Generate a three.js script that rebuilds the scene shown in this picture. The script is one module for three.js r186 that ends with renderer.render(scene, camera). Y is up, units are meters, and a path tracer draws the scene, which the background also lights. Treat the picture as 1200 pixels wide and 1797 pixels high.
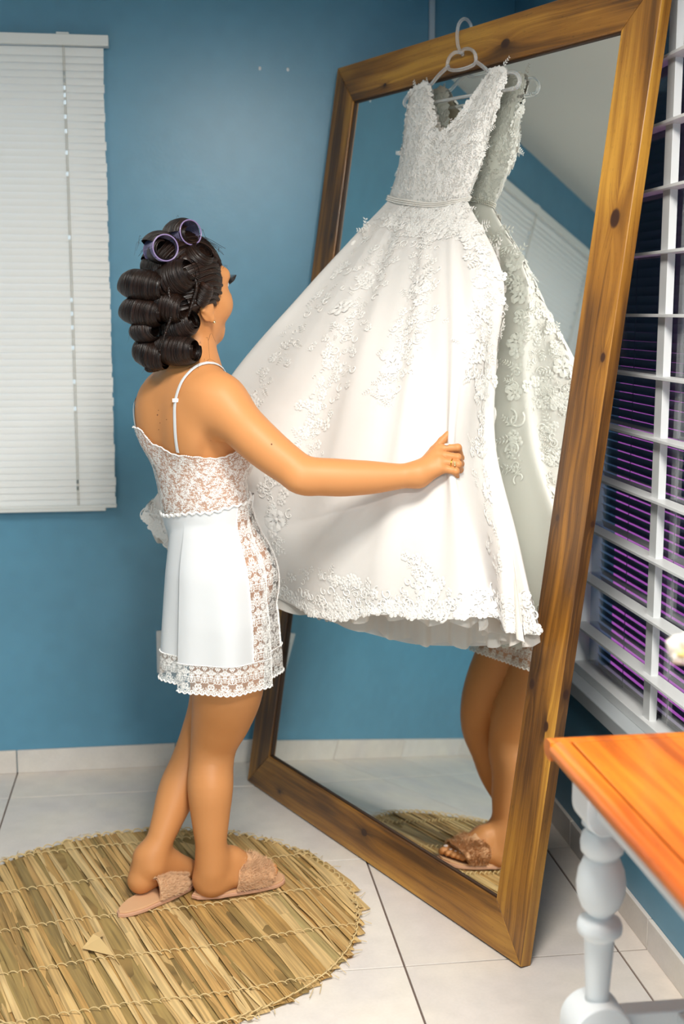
import * as THREE from 'three';
import { mergeGeometries, mergeVertices, toCreasedNormals } from 'three/addons/utils/BufferGeometryUtils.js';
import { RoundedBoxGeometry } from 'three/addons/geometries/RoundedBoxGeometry.js';
import { RectAreaLightUniformsLib } from 'three/addons/lights/RectAreaLightUniformsLib.js';

// ---------------------------------------------------------------- camera, sky, lights, exposure
const scene = new THREE.Scene();
const EYE = new THREE.Vector3(0, 1.45, 0), FOCAL = 2216;
const camera = new THREE.PerspectiveCamera(2 * Math.atan(898.5 / FOCAL) * 180 / Math.PI, 1200 / 1797, 0.05, 60);
camera.rotation.order = 'YXZ';
camera.position.copy(EYE);
camera.rotation.set(-9.065 * Math.PI / 180, -7.779 * Math.PI / 180, 0);
camera.focus = 2.85;
camera.userData.fStop = 2.8;
camera.updateMatrixWorld();
const renderer = new THREE.WebGLRenderer();
renderer.toneMapping = THREE.LinearToneMapping;
renderer.toneMappingExposure = 1.18;
renderer.shadowMap.enabled = true;
scene.background = new THREE.Color().setRGB(0.78, 0.95, 1.05);
RectAreaLightUniformsLib.init();
const CEIL = 2.42, BACK = -3.94, RIGHT = 1.071, LEFT = -2.9, FRONT = 1.6;
// ceiling panels: x, z, side in metres, intensity
const PANELS = [[0.33, -1.45, 0.5, 58], [-0.7, -1.9, 0.3, 24], [0.45, 0.9, 0.36, 230]];
const LAMP_COLOR = [1.0, 0.955, 0.885];

// ---------------------------------------------------------------- helpers
const V = (x, y, z) => new THREE.Vector3(x, y, z);
const R = d => d * Math.PI / 180, lerp = (a, b, t) => a + (b - a) * t, clamp = (x, a, b) => Math.min(b, Math.max(a, x));
const smooth = (a, b, x) => { const t = clamp((x - a) / (b - a), 0, 1); return t * t * (3 - 2 * t); };
function rng(seed) { let a = seed >>> 0; return () => { a = (a + 0x6D2B79F5) >>> 0; let t = Math.imul(a ^ (a >>> 15), 1 | a); t = (t + Math.imul(t ^ (t >>> 7), 61 | t)) ^ t; return ((t ^ (t >>> 14)) >>> 0) / 4294967296; }; }
const hash2 = (x, y, s) => { let n = Math.imul(x | 0, 374761393) + Math.imul(y | 0, 668265263) + Math.imul(s | 0, 2246822519); n = Math.imul(n ^ (n >>> 13), 1274126177); return ((n ^ (n >>> 16)) >>> 0) / 4294967296; };
function noise2(x, y, s = 0, px = 0, py = 0) {
  let xi = Math.floor(x), yi = Math.floor(y); const fx = x - xi, fy = y - yi, u = fx * fx * (3 - 2 * fx), v = fy * fy * (3 - 2 * fy);
  const w = (a, p) => p ? ((a % p) + p) % p : a;
  const a = hash2(w(xi, px), w(yi, py), s), b = hash2(w(xi + 1, px), w(yi, py), s), c = hash2(w(xi, px), w(yi + 1, py), s), d = hash2(w(xi + 1, px), w(yi + 1, py), s);
  return lerp(lerp(a, b, u), lerp(c, d, u), v);
}
const fbm = (x, y, s, o = 4) => { let a = 0, m = 0.5, t = 0; for (let i = 0; i < o; i++) { a += m * noise2(x, y, s + i); t += m; m /= 2; x *= 2.03; y *= 2.03; } return a / t; };
// a photograph pixel gives a direction; z, a height or a plane gives the distance
const dirOf = (px, py) => V((px - 600) / FOCAL, -(py - 898.5) / FOCAL, -1).applyQuaternion(camera.quaternion);
const PZ = (px, py, z) => { const d = dirOf(px, py); return d.multiplyScalar(z / d.z).add(EYE); };
const PY = (px, py, y) => { const d = dirOf(px, py); return d.multiplyScalar((y - EYE.y) / d.y).add(EYE); };
const PX = (px, py, x) => { const d = dirOf(px, py); return d.multiplyScalar(x / d.x).add(EYE); };
const toPx = p => { const v = p.clone().sub(EYE).applyQuaternion(camera.quaternion.clone().invert()); return [600 + FOCAL * v.x / -v.z, 898.5 - FOCAL * v.y / -v.z]; };
const taken = {};
function numbered(name) { if (!(name in taken)) { taken[name] = 0; return name; } return name + '_' + String(++taken[name]).padStart(3, '0'); }
function thing(name, label, category, pos = [0, 0, 0], group) {
  const o = new THREE.Group(); o.name = numbered(name); o.position.set(...pos); o.userData = { label, category }; if (group) o.userData.group = group; scene.add(o); return o;
}
function part(name, geo, mat, parent, label) { const m = new THREE.Mesh(geo, mat); m.name = name; parent.add(m); if (label) m.userData.label = label; return m; }
function struct(name, geo, mat, label, category = 'wall') { const m = geo ? new THREE.Mesh(geo, mat) : new THREE.Group(); m.name = name; m.userData = { kind: 'structure', label, category }; scene.add(m); return m; }
const inv = (geo, pos) => geo.translate(-pos[0], -pos[1], -pos[2]);
function box(x0, x1, y0, y1, z0, z1) { return new THREE.BoxGeometry(x1 - x0, y1 - y0, z1 - z0).translate((x0 + x1) / 2, (y0 + y1) / 2, (z0 + z1) / 2); }
function rbox(x0, x1, y0, y1, z0, z1, r = 0.004, s = 2) { return new RoundedBoxGeometry(x1 - x0, y1 - y0, z1 - z0, s, r).translate((x0 + x1) / 2, (y0 + y1) / 2, (z0 + z1) / 2); }
function plain(g) { const o = new THREE.BufferGeometry(); const n = g.index ? g.toNonIndexed() : g; for (const k of ['position', 'normal', 'uv']) if (n.getAttribute(k)) o.setAttribute(k, n.getAttribute(k)); if (!o.getAttribute('uv')) o.setAttribute('uv', new THREE.BufferAttribute(new Float32Array(o.getAttribute('position').count * 2), 2)); return o; }
const merge = list => mergeGeometries(list.map(plain));
function tube(pts, r, seg = 24, rs = 8, closed = false) { return new THREE.TubeGeometry(new THREE.CatmullRomCurve3(pts, closed, 'centripetal'), seg, r, rs, closed); }
function taperTube(pts, rad, seg = 24, rs = 8) {   // rad(t) varies along the curve
  const c = new THREE.CatmullRomCurve3(pts, false, 'centripetal'), g = new THREE.TubeGeometry(c, seg, 1, rs), p = g.attributes.position, n = g.attributes.normal;
  for (let i = 0; i <= seg; i++) { const q = c.getPointAt(i / seg), r = rad(i / seg); for (let j = 0; j <= rs; j++) { const k = i * (rs + 1) + j; p.setXYZ(k, q.x + n.getX(k) * r, q.y + n.getY(k) * r, q.z + n.getZ(k) * r); } }
  return g;
}
function grid(nu, nv, f, uvf, closeU = false) {   // f(i/nu, j/nv) -> Vector3
  const pos = [], uv = [], idx = [];
  for (let j = 0; j <= nv; j++) for (let i = 0; i <= nu; i++) { const p = f(i / nu, j / nv); pos.push(p.x, p.y, p.z); const t = uvf ? uvf(i / nu, j / nv) : [i / nu, j / nv]; uv.push(t[0], t[1]); }
  for (let j = 0; j < nv; j++) for (let i = 0; i < nu; i++) { const a = j * (nu + 1) + i, b = a + 1, c = a + nu + 1, d = c + 1; idx.push(a, c, b, b, c, d); }
  const g = new THREE.BufferGeometry(); g.setAttribute('position', new THREE.Float32BufferAttribute(pos, 3)); g.setAttribute('uv', new THREE.Float32BufferAttribute(uv, 2)); g.setIndex(idx); g.computeVertexNormals();
  if (closeU) { const n = g.attributes.normal; for (let j = 0; j <= nv; j++) { const a = j * (nu + 1), b = a + nu, v = V(n.getX(a) + n.getX(b), n.getY(a) + n.getY(b), n.getZ(a) + n.getZ(b)).normalize(); n.setXYZ(a, v.x, v.y, v.z); n.setXYZ(b, v.x, v.y, v.z); } }
  return g;
}
const toByte = v => Math.max(0, Math.min(255, Math.round(v)));
function dataTex(w, h, f, srgb = true, repeat = true) {
  const d = new Uint8Array(w * h * 4);
  for (let y = 0; y < h; y++) for (let x = 0; x < w; x++) { const c = f(x, y), k = (y * w + x) * 4; d[k] = toByte(c[0]); d[k + 1] = toByte(c[1]); d[k + 2] = toByte(c[2]); d[k + 3] = 255; }
  const t = new THREE.DataTexture(d, w, h); t.magFilter = THREE.LinearFilter; t.minFilter = THREE.LinearMipmapLinearFilter; t.generateMipmaps = true; if (repeat) t.wrapS = t.wrapT = THREE.RepeatWrapping; if (srgb) t.colorSpace = THREE.SRGBColorSpace; t.needsUpdate = true; return t;
}
function rep(t, x, y) { const c = t.clone(); c.repeat.set(x, y); c.wrapS = c.wrapT = THREE.RepeatWrapping; c.needsUpdate = true; return c; }
const std = (o) => new THREE.MeshStandardMaterial(o), phys = (o) => new THREE.MeshPhysicalMaterial(o);
// uv in metres by the dominant axis of each face
function metricUV(g) {
  g = g.index ? g.toNonIndexed() : g; const p = g.attributes.position, n = g.attributes.normal, uv = new Float32Array(p.count * 2);
  for (let i = 0; i < p.count; i++) { const ax = Math.abs(n.getX(i)), ay = Math.abs(n.getY(i)), az = Math.abs(n.getZ(i)); let u, v; if (ay > ax && ay > az) { u = p.getX(i); v = p.getZ(i); } else if (ax > az) { u = p.getZ(i); v = p.getY(i); } else { u = p.getX(i); v = p.getY(i); } uv[2 * i] = u; uv[2 * i + 1] = v; }
  g.setAttribute('uv', new THREE.BufferAttribute(uv, 2)); return g;
}

// ---------------------------------------------------------------- room materials
const roller = dataTex(256, 256, (x, y) => { const a = noise2(x / 4, y / 4, 3, 64, 64), b = noise2(x / 16, y / 16, 4, 16, 16); const v = 128 + (a - .5) * 90 + (b - .5) * 60; return [v, v, v]; }, false);
const wallTone = dataTex(256, 256, (x, y) => { const a = noise2(x / 32, y / 32, 7, 8, 8), b = noise2(x / 6, y / 6, 8, 43, 43); const k = 1 + (a - .5) * .05 + (b - .5) * .03; return [94 * k, 148 * k, 174 * k]; });
const wallMat = std({ map: rep(wallTone, 0.7, 0.7), roughness: 0.33, bumpMap: rep(roller, 2.5, 2.5), bumpScale: 0.0002 });
const ceilMat = std({ color: '#e6e4dd', roughness: 0.9, bumpMap: rep(roller, 2, 2), bumpScale: 0.0005 });
const tileTex = dataTex(512, 512, (x, y) => { const a = noise2(x / 64, y / 64, 11, 8, 8), b = noise2(x / 20, y / 20, 12, 26, 26), c = noise2(x / 3, y / 3, 13, 171, 171); const k = 1 + (a - .5) * .05 + (b - .5) * .035 + (c - .5) * .02; return [226 * k, 218 * k, 210 * k * (1 - (a - .5) * .03)]; });
const tileMats = [0, 1, 2].map(i => { const t = rep(tileTex, 1.3, 1.3); t.offset.set(i * .37, i * .61); return std({ map: t, roughness: 0.38, color: ['#ffffff', '#fbf8f6', '#f7f6f6'][i] }); });
const groutMat = std({ color: '#6b5a52', roughness: 0.95 });
const whitePaint = std({ color: '#e4e6e6', roughness: 0.4 });

// ---------------------------------------------------------------- room shell
const floor = struct('floor', box(LEFT - .1, RIGHT + .1, -0.12, -0.004, BACK - .1, FRONT + .1), groutMat, 'pale ceramic tiled floor with thin brown grout', 'floor');
{
  const TX = 0.4987, TZ = 0.5667, g = 0.0022;
  let n = 0;
  for (let i = -7; i <= 2; i++) for (let j = -10; j <= 4; j++) {
    let x0 = -0.0036 + i * TX, x1 = x0 + TX, z0 = -2.589 + j * TZ, z1 = z0 + TZ;
    x0 = Math.max(x0, LEFT); x1 = Math.min(x1, RIGHT); z0 = Math.max(z0, BACK); z1 = Math.min(z1, FRONT);
    if (x1 - x0 < 0.02 || z1 - z0 < 0.02) continue;
    part(n ? 'tile_' + String(n).padStart(3, '0') : 'tile', metricUV(rbox(x0 + g, x1 - g, -0.01, 0, z0 + g, z1 - g, 0.0012, 1)), tileMats[(i * 5 + j * 3 + 99) % 3], floor); n++;
  }
}
struct('ceiling', metricUV(box(LEFT - .1, RIGHT + .1, CEIL, CEIL + .12, BACK - .1, FRONT + .1)), ceilMat, 'plain off-white ceiling', 'ceiling');
function wallWithHole(axis, at, thick, u0, u1, hole) {   // axis 'z' or 'x'; hole [u0,u1,y0,y1]
  const [a, b, c, d] = hole, L = [[u0, a, 0, CEIL], [b, u1, 0, CEIL], [a, b, 0, c], [a, b, d, CEIL]].filter(q => q[1] - q[0] > .001 && q[3] - q[2] > .001);
  return metricUV(merge(L.map(q => axis === 'z' ? box(q[0], q[1], q[2], q[3], at - thick, at) : box(at, at + thick, q[2], q[3], q[0], q[1]))));
}
const W1 = [-1.5, -0.225, 0.98, 2.16], W2 = [-3.3, -0.55, 0.455, 2.2];
const wallBack = struct('wall_back', wallWithHole('z', BACK, 0.14, LEFT - .1, RIGHT + .14, W1), wallMat, 'teal painted back wall behind the mirror and the white blind');
struct('wall_right', wallWithHole('x', RIGHT, 0.14, BACK, FRONT, W2), wallMat, 'teal painted side wall below the white window grid');
struct('wall_left', metricUV(box(LEFT - .1, LEFT, 0, CEIL, BACK, FRONT)), wallMat, 'teal painted left side wall');
struct('wall_front', metricUV(box(LEFT - .1, RIGHT + .1, 0, CEIL, FRONT, FRONT + .1)), wallMat, 'teal painted wall at the near end of the room');
// two small filler spots on the back wall
for (const [px, py] of [[456, 120], [505, 122]]) { const p = PZ(px, py, BACK); part('filler_spot', new THREE.SphereGeometry(0.0045, 8, 6).scale(1, 1.3, .3).translate(p.x, p.y, BACK), whitePaint, wallBack, 'small white filler spot'); }
// skirting tiles
function skirting(name, label, pieces) { const o = struct(name, null, null, label, 'baseboard'); pieces.forEach((g, i) => part(i ? 'skirting_tile_' + String(i).padStart(3, '0') : 'skirting_tile', metricUV(g), tileMats[i % 3], o)); }
{
  const a = [], b = [], c = [], TX = 0.4987, TZ = 0.5667, H = 0.0745;
  for (let i = -7; i <= 2; i++) { const x0 = Math.max(-0.0036 + i * TX, LEFT), x1 = Math.min(-0.0036 + (i + 1) * TX, RIGHT - .012); if (x1 - x0 > .01) a.push(rbox(x0 + .0015, x1 - .0015, 0, H, BACK, BACK + .011, .0018, 1)); }
  for (let j = -3; j <= 7; j++) { const z0 = Math.max(-2.589 + j * TZ, BACK), z1 = Math.min(-2.589 + (j + 1) * TZ, FRONT); if (z1 - z0 > .01) { b.push(rbox(RIGHT - .011, RIGHT, 0, H, z0 + .0015, z1 - .0015, .0018, 1)); c.push(rbox(LEFT, LEFT + .011, 0, H, z0 + .0015, z1 - .0015, .0018, 1)); } }
  skirting('baseboard_back', 'pale ceramic skirting tiles along the back wall', a); skirting('baseboard_right', 'pale ceramic skirting tiles along the window wall', b); skirting('baseboard_left', 'pale ceramic skirting tiles along the left wall', c);
}
// ceiling lamps
PANELS.forEach(([x, z, s, I], i) => {
  const t = thing('ceiling_lamp', ['large square white ceiling lamp closest to the leaning mirror', 'small square white ceiling lamp on the left wall side', 'medium square white ceiling lamp at the end of the room opposite the blind'][i], 'ceiling lamp', [x, CEIL - .03, z]);
  part('housing', rbox(-s / 2 - .012, s / 2 + .012, 0, .03, -s / 2 - .012, s / 2 + .012, .004), whitePaint, t);
  part('diffuser', rbox(-s / 2, s / 2, -.004, .002, -s / 2, s / 2, .002), std({ color: '#ffffff', emissive: new THREE.Color().setRGB(...LAMP_COLOR), emissiveIntensity: 2.0, roughness: .6 }), t);
  const l = new THREE.RectAreaLight(new THREE.Color().setRGB(...LAMP_COLOR), I, s, s); l.position.set(x, CEIL - .036, z); l.rotation.x = -Math.PI / 2; l.name = 'ceiling_lamp_light'; scene.add(l);
});

// ---------------------------------------------------------------- back window with white venetian blind
const glassPane = phys({ color: '#ffffff', transmission: 1, thickness: 0, roughness: 0.02, ior: 1.5 });
{
  const w = struct('window_1', null, null, 'window behind the white venetian blind', 'window'); const [x0, x1, y0, y1] = W1, z = BACK - .1;
  part('window_frame', merge([rbox(x0, x1, y0, y0 + .04, z, z + .04), rbox(x0, x1, y1 - .04, y1, z, z + .04), rbox(x0, x0 + .04, y0, y1, z, z + .04), rbox(x1 - .02, x1, y0, y1, z, z + .04), rbox((x0 + x1) / 2 - .02, (x0 + x1) / 2 + .02, y0, y1, z, z + .04)]), whitePaint, w);
  part('pane', box(x0 + .04, (x0 + x1) / 2 - .02, y0 + .04, y1 - .04, z + .018, z + .022), glassPane, w); part('pane', box((x0 + x1) / 2 + .02, x1 - .02, y0 + .04, y1 - .04, z + .018, z + .022), glassPane, w);
}
{
  const zf = BACK + .04, TR = PZ(190, 63, zf), BR = PZ(204, 886, zf), xr = TR.x, xl = -1.56;
  const b = thing('venetian_blind', 'closed white venetian blind hanging on the teal back wall', 'blind', [0, BR.y - .02, BACK]);
  const at = g => inv(g, [0, BR.y - .02, BACK]);
  const slatMat = phys({ color: '#f8f7f4', roughness: .9, transmission: .025, thickness: 0, side: THREE.DoubleSide }), railMat = std({ color: '#e9e9e5', roughness: .4 }), cordMat = std({ color: '#cfcabc', roughness: .9 });
  part('headrail', at(rbox(xl, xr, TR.y - .03, TR.y, BACK + .012, zf + .012, .002)), railMat, b);
  const ladders = [PZ(121, 400, zf).x, -0.87, -1.44];
  for (const lx of ladders) part('bracket', at(rbox(lx - .018, lx + .018, TR.y, TR.y + .006, BACK + .002, zf + .008, .001)), railMat, b);
  const top = TR.y - .036, bot = BR.y + .002, N = 66, pitch = (top - bot) / N, rnd = rng(5);
  for (let i = 0; i < N; i++) {
    const yc = top - (i + .5) * pitch, tilt = R(77 + (rnd() - .5) * 3), xo = (rnd() - .5) * .004, w = 0.0255;
    // curved slat with two punched cord holes
    const xr2 = BR.x - (BR.x - xr) * 0 - .001 + xo, segs = [xl + .004 + xo]; for (const lx of ladders.slice().reverse()) segs.push(lx - .003, lx + .003); segs.push(xr2);
    const geo = [], cross = s => { const a = (s - .5) * w, bow = .0016 * (1 - 4 * (s - .5) * (s - .5)); return [a * Math.cos(tilt) + bow * Math.sin(tilt), -a * Math.sin(tilt) + bow * Math.cos(tilt)]; };
    const strip = (xa, xb, s0, s1, n) => geo.push(grid(1, n, (u, v) => { const [dz, dy] = cross(lerp(s0, s1, v)); return V(lerp(xa, xb, u), yc + dy, zf - .004 + dz); }));
    for (let k = 0; k + 1 < segs.length; k++) if (k % 2 === 0 || ![3, 4, 5, 6, 7, 9, 11, 14, 17, 26, 35, 37, 39, 42, 47, 51, 62, 63].includes(i)) strip(segs[k], segs[k + 1], 0, 1, 5); else { strip(segs[k], segs[k + 1], 0, .26, 1); strip(segs[k], segs[k + 1], .74, 1, 1); }
    part(i ? 'slat_' + String(i).padStart(3, '0') : 'slat', at(merge(geo)), slatMat, b);
  }
  for (const lx of ladders) { part('ladder_cord', at(merge([tube([V(lx, TR.y - .03, zf + .011), V(lx + .001, (top + bot) / 2, zf + .0115), V(lx, bot, zf + .011)], .0009, 8, 5), tube([V(lx + .004, TR.y - .03, zf + .008), V(lx + .006, bot + .4, zf + .0125), V(lx + .004, bot, zf + .01)], .0009, 8, 5)])), cordMat, b); }
  part('bottom_rail', at(rbox(xl, PZ(205, 890, zf).x, bot - .009, bot, zf - .012, zf + .010, .002)), railMat, b);
  part('bottom_rail', at(rbox(xl, PZ(186, 890, zf).x, bot - .019, bot - .008, zf - .010, zf + .008, .003)), railMat, b);
}
{ const x = PZ(757, 20, BACK).x; const d = thing('cable_duct', 'narrow light grey cable duct running up the back wall above the mirror', 'cable duct', [x, 1.3, BACK]); part('duct_body', rbox(-.009, .009, 0, CEIL - 1.3, 0, .014, .002), std({ color: '#b9c3cf', roughness: .5 }), d); part('duct_lid', rbox(-.0075, .0075, 0, CEIL - 1.3, .014, .016, .0008), std({ color: '#c3ccd6', roughness: .45 }), d); }
{ const a = PZ(274, 1106, BACK), c = PZ(278, 1180, BACK); const s = thing('wall_socket', 'white socket plate on the back wall beside the chemise', 'socket', [a.x, c.y, BACK]); const h = a.y - c.y; part('cover_plate', rbox(0, .075, 0, h, 0, .010, .003), whitePaint, s); part('socket_face', rbox(.015, .06, .03, h - .03, .009, .013, .003), std({ color: '#d4d6d6', roughness: .4 }), s); }

// ---------------------------------------------------------------- right window: white grid, dark blind, purple wall outside
{
  const xg = RIGHT + .02, [z0, z1, y0, y1] = W2, w = struct('window_2', null, null, 'window with white steel grid and dark blind behind', 'window');
  const mullZ = PX(1130, 978, xg).z, mw = 0.04, pitch = 0.1395, yb = PX(1130, 978, xg).y;
  const vs = []; for (let z = mullZ - .62; z < z1; z += 0.62) if (z > z0 + .05) vs.push(z);
  part('window_frame', merge([rbox(xg, xg + .045, y0 + .014, y0 + .04, z0, z1, .002), rbox(xg, xg + .045, y1 - .035, y1, z0, z1, .002), rbox(xg, xg + .045, y0, y1, z0, z0 + .035, .002), rbox(xg, xg + .045, y0, y1, z1 - .035, z1, .002)]), whitePaint, w);
  vs.forEach((z, i) => part(i ? 'upright_bar_' + String(i).padStart(3, '0') : 'upright_bar', rbox(xg + .012, xg + .03, y0 + .03, y1 - .03, z - .002, z + mw, .001), whitePaint, w));
  let i = 0; for (let y = yb - 4 * pitch; y < y1 - .06; y += pitch) if (y > y0 + .05) { part(i ? 'cross_bar_' + String(i).padStart(3, '0') : 'cross_bar', rbox(xg - .006, xg + .034, y - .0035, y + .0035, z0 + .03, z1 - .03, .001), whitePaint, w); i++; }
  part('pane', box(xg + .036, xg + .04, y0 + .03, y1 - .03, z0 + .03, z1 - .03), glassPane, w);
  struct('trim_1', metricUV(rbox(RIGHT - .02, RIGHT + .13, y0 - .025, y0 + .014, z0 + .002, z1 - .002, .004)), std({ color: '#b9bfc2', roughness: .5 }), 'pale window sill under the white grid', 'sill');
  const b = thing('dark_blind', 'dark navy venetian blind behind the white window grid', 'blind', [RIGHT + .1, y0, (z0 + z1) / 2]);
  const dark = std({ color: '#223a56', roughness: .5, side: THREE.DoubleSide }), N = Math.floor((y1 - y0 - .05) / .0222), tilt = R(64), ww = .0252, xb = RIGHT + .1, pos = [xb, y0, (z0 + z1) / 2];
  for (let k = 0; k < N; k++) { const yc = y0 + .02 + k * .0222; part(k ? 'slat_' + String(k).padStart(3, '0') : 'slat', inv(grid(1, 4, (u, v) => { const a = (v - .5) * ww, bow = .002 * (1 - 4 * (v - .5) * (v - .5)); return V(xb + a * Math.cos(tilt) + bow * Math.sin(tilt), yc - a * Math.sin(tilt) + bow * Math.cos(tilt), lerp(z0 + .004, z1 - .004, u)); }), pos), dark, b); }
  part('headrail', inv(rbox(xb - .015, xb + .015, y1 - .035, y1 - .002, z0 + .04, z1 - .04, .003), pos), dark, b);
  for (const z of [PX(1112, 900, xb).z, PX(1195, 900, xb).z, -1.5, -.9]) part('ladder_cord', inv(tube([V(xb - .014, y1 - .02, z), V(xb - .014, y0 + .01, z)], .001, 4, 5), pos), std({ color: '#4a4a66', roughness: .9 }), b);
  const o = thing('neighbour_wall', 'purple painted wall outside seen through the dark blind', 'outside wall', [RIGHT + .9, -.6, -1.9]); part('wall_face', box(0, .1, 0, 3.4, -9, 2.2), std({ color: '#c84fb8', roughness: .9 }), o); part('wall_coping', rbox(-.03, .13, 3.4, 3.46, -9, 2.2, .01), std({ color: '#9a4f9c', roughness: .9 }), o);
}

// ---------------------------------------------------------------- leaning mirror
const MB = V(0.21537, 0.0046, -3.75724), ME = V(0.4018218, 0, 0.91571788), MU = V(0.13879291, 0.98844694, -0.06090306), MN = V(-0.90513853, 0.15156733, 0.39717953), MW = 1.3271, MH = 2.1837;
const PM = (px, py, off) => { const d = dirOf(px, py), p = MB.clone().addScaledVector(MN, off).sub(EYE); return d.multiplyScalar(p.dot(MN) / d.dot(MN)).add(EYE); };
function woodTexture(len, wid, knots, seed, c0, c1, c2, w = 1024, h = 128) {
  return dataTex(w, h, (x, y) => {
    const u = x / w * len, v = y / h * wid; let vv = v + (fbm(u * 1.6, v * 6, seed) - .5) * .05, near = 0, core = 0;
    for (const [ku, kv, kr] of knots) { const du = (u - ku) / 2.4, dv = v - kv, d = Math.hypot(du, dv); vv += Math.sign(dv || 1) * kr * Math.exp(-d * d / (kr * kr * 4)) * 1.3; near = Math.max(near, Math.exp(-d * d / (kr * kr * 2.2))); core = Math.max(core, smooth(kr * 1.05, kr * .65, Math.hypot((u - ku) / 1.5, dv))); }
    const ring = noise2(vv * 150, u * 1.1, seed + 9), ring2 = noise2(vv * 420, u * 3, seed + 10), blot = fbm(u * 2.2, vv * 16, seed + 20), fine = noise2(v * 1700, u * 22, seed + 30), pore = noise2(u * 60, v * 900, seed + 31);
    let t = clamp(.5 + (ring - .5) * .36 + (ring2 - .5) * .2 + (blot - .5) * 1.7 + (fine - .5) * .12 + near * .3, 0, 1.2);
    let k = pore > .9 ? .88 : 1; const m = t < .5 ? [0, 1, 2].map(i => lerp(c0[i], c1[i], t * 2)) : [0, 1, 2].map(i => lerp(c1[i], c2[i], Math.min(1, t * 2 - 1)));
    return m.map((q, i) => lerp(q * k, [52, 26, 12][i], core * .92));
  });
}
const FRAME_W = 0.112, FRAME_T = 0.03;
{
  const m = thing('leaning_mirror', 'huge wooden framed mirror leaning across the room corner', 'mirror', MB.toArray());
  m.quaternion.setFromRotationMatrix(new THREE.Matrix4().makeBasis(ME, MU, MN));
  const c0 = [200, 146, 56], c1 = [148, 98, 34], c2 = [78, 48, 18];
  const rail = (name, len, flip, knots, seed, place, label) => {   // a mitred board: outer edge on y=0, inner edge on y=FRAME_W
    const s = new THREE.Shape(); s.moveTo(0, 0); s.lineTo(len, 0); s.lineTo(len - FRAME_W, FRAME_W); s.lineTo(FRAME_W, FRAME_W); s.closePath();
    const g = new THREE.ExtrudeGeometry(s, { depth: FRAME_T - .005, bevelEnabled: true, bevelThickness: .0025, bevelSize: .0025, bevelOffset: -.0027, bevelSegments: 2 }).translate(0, 0, -FRAME_T + .0025);
    const p = g.attributes.position, n = g.attributes.normal, uv = g.attributes.uv;
    for (let i = 0; i < p.count; i++) uv.setXY(i, p.getX(i) / len, (Math.abs(n.getZ(i)) > .5 ? p.getY(i) : p.getY(i) + p.getZ(i)) / FRAME_W);
    g.applyMatrix4(place);
    const tex = woodTexture(len, FRAME_W, knots, seed, c0, c1, c2);
    part(name, g, phys({ map: tex, roughness: .42, bumpMap: tex, bumpScale: -.0004, clearcoat: .25, clearcoatRoughness: .3 }), m, label);
  };
  const M4 = () => new THREE.Matrix4(), T = (x, y) => M4().makeTranslation(x, y, 0), RZ = a => M4().makeRotationZ(a);
  rail('bottom_rail', MW, 0, [[.66, .07, .011], [.2, .03, .006]], 41, T(0, 0));
  rail('top_rail', MW, 0, [[.52, .068, .013], [1.05, .09, .006]], 52, T(MW, MH).multiply(RZ(Math.PI)));
  rail('left_stile', MH, 0, [[1.3, .06, .008], [.5, .09, .006]], 63, T(0, MH).multiply(RZ(-Math.PI / 2)));
  rail('right_stile', MH, 0, [[1.66, .045, .016], [.62, .095, .009], [.54, .03, .009], [1.36, .02, .008], [1.0, .09, .006]], 74, T(MW, 0).multiply(RZ(Math.PI / 2)));
  const lip = FRAME_W - .002, lw = .006, d = std({ color: '#3a2412', roughness: .6 }), hz = z => z;
  for (const [a, b, c, e] of [[lip, MW - lip, lip, lip + lw], [lip, MW - lip, MH - lip - lw, MH - lip], [lip, lip + lw, lip + lw, MH - lip - lw], [MW - lip - lw, MW - lip, lip + lw, MH - lip - lw]]) part('rebate_strip', rbox(a, b, c, e, -.02, -.006, .002), d, m);
  part('mirror_glass', box(lip + .001, MW - lip - .001, lip + .001, MH - lip - .001, -.0165, -.0115), std({ color: new THREE.Color().setRGB(.9, .925, .89), metalness: 1, roughness: .015 }), m, 'silvered mirror glass');
  part('back_board', rbox(.05, MW - .05, .05, MH - .05, -.0295, -.017, .002), std({ color: '#5d432b', roughness: .9 }), m);
}

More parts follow.
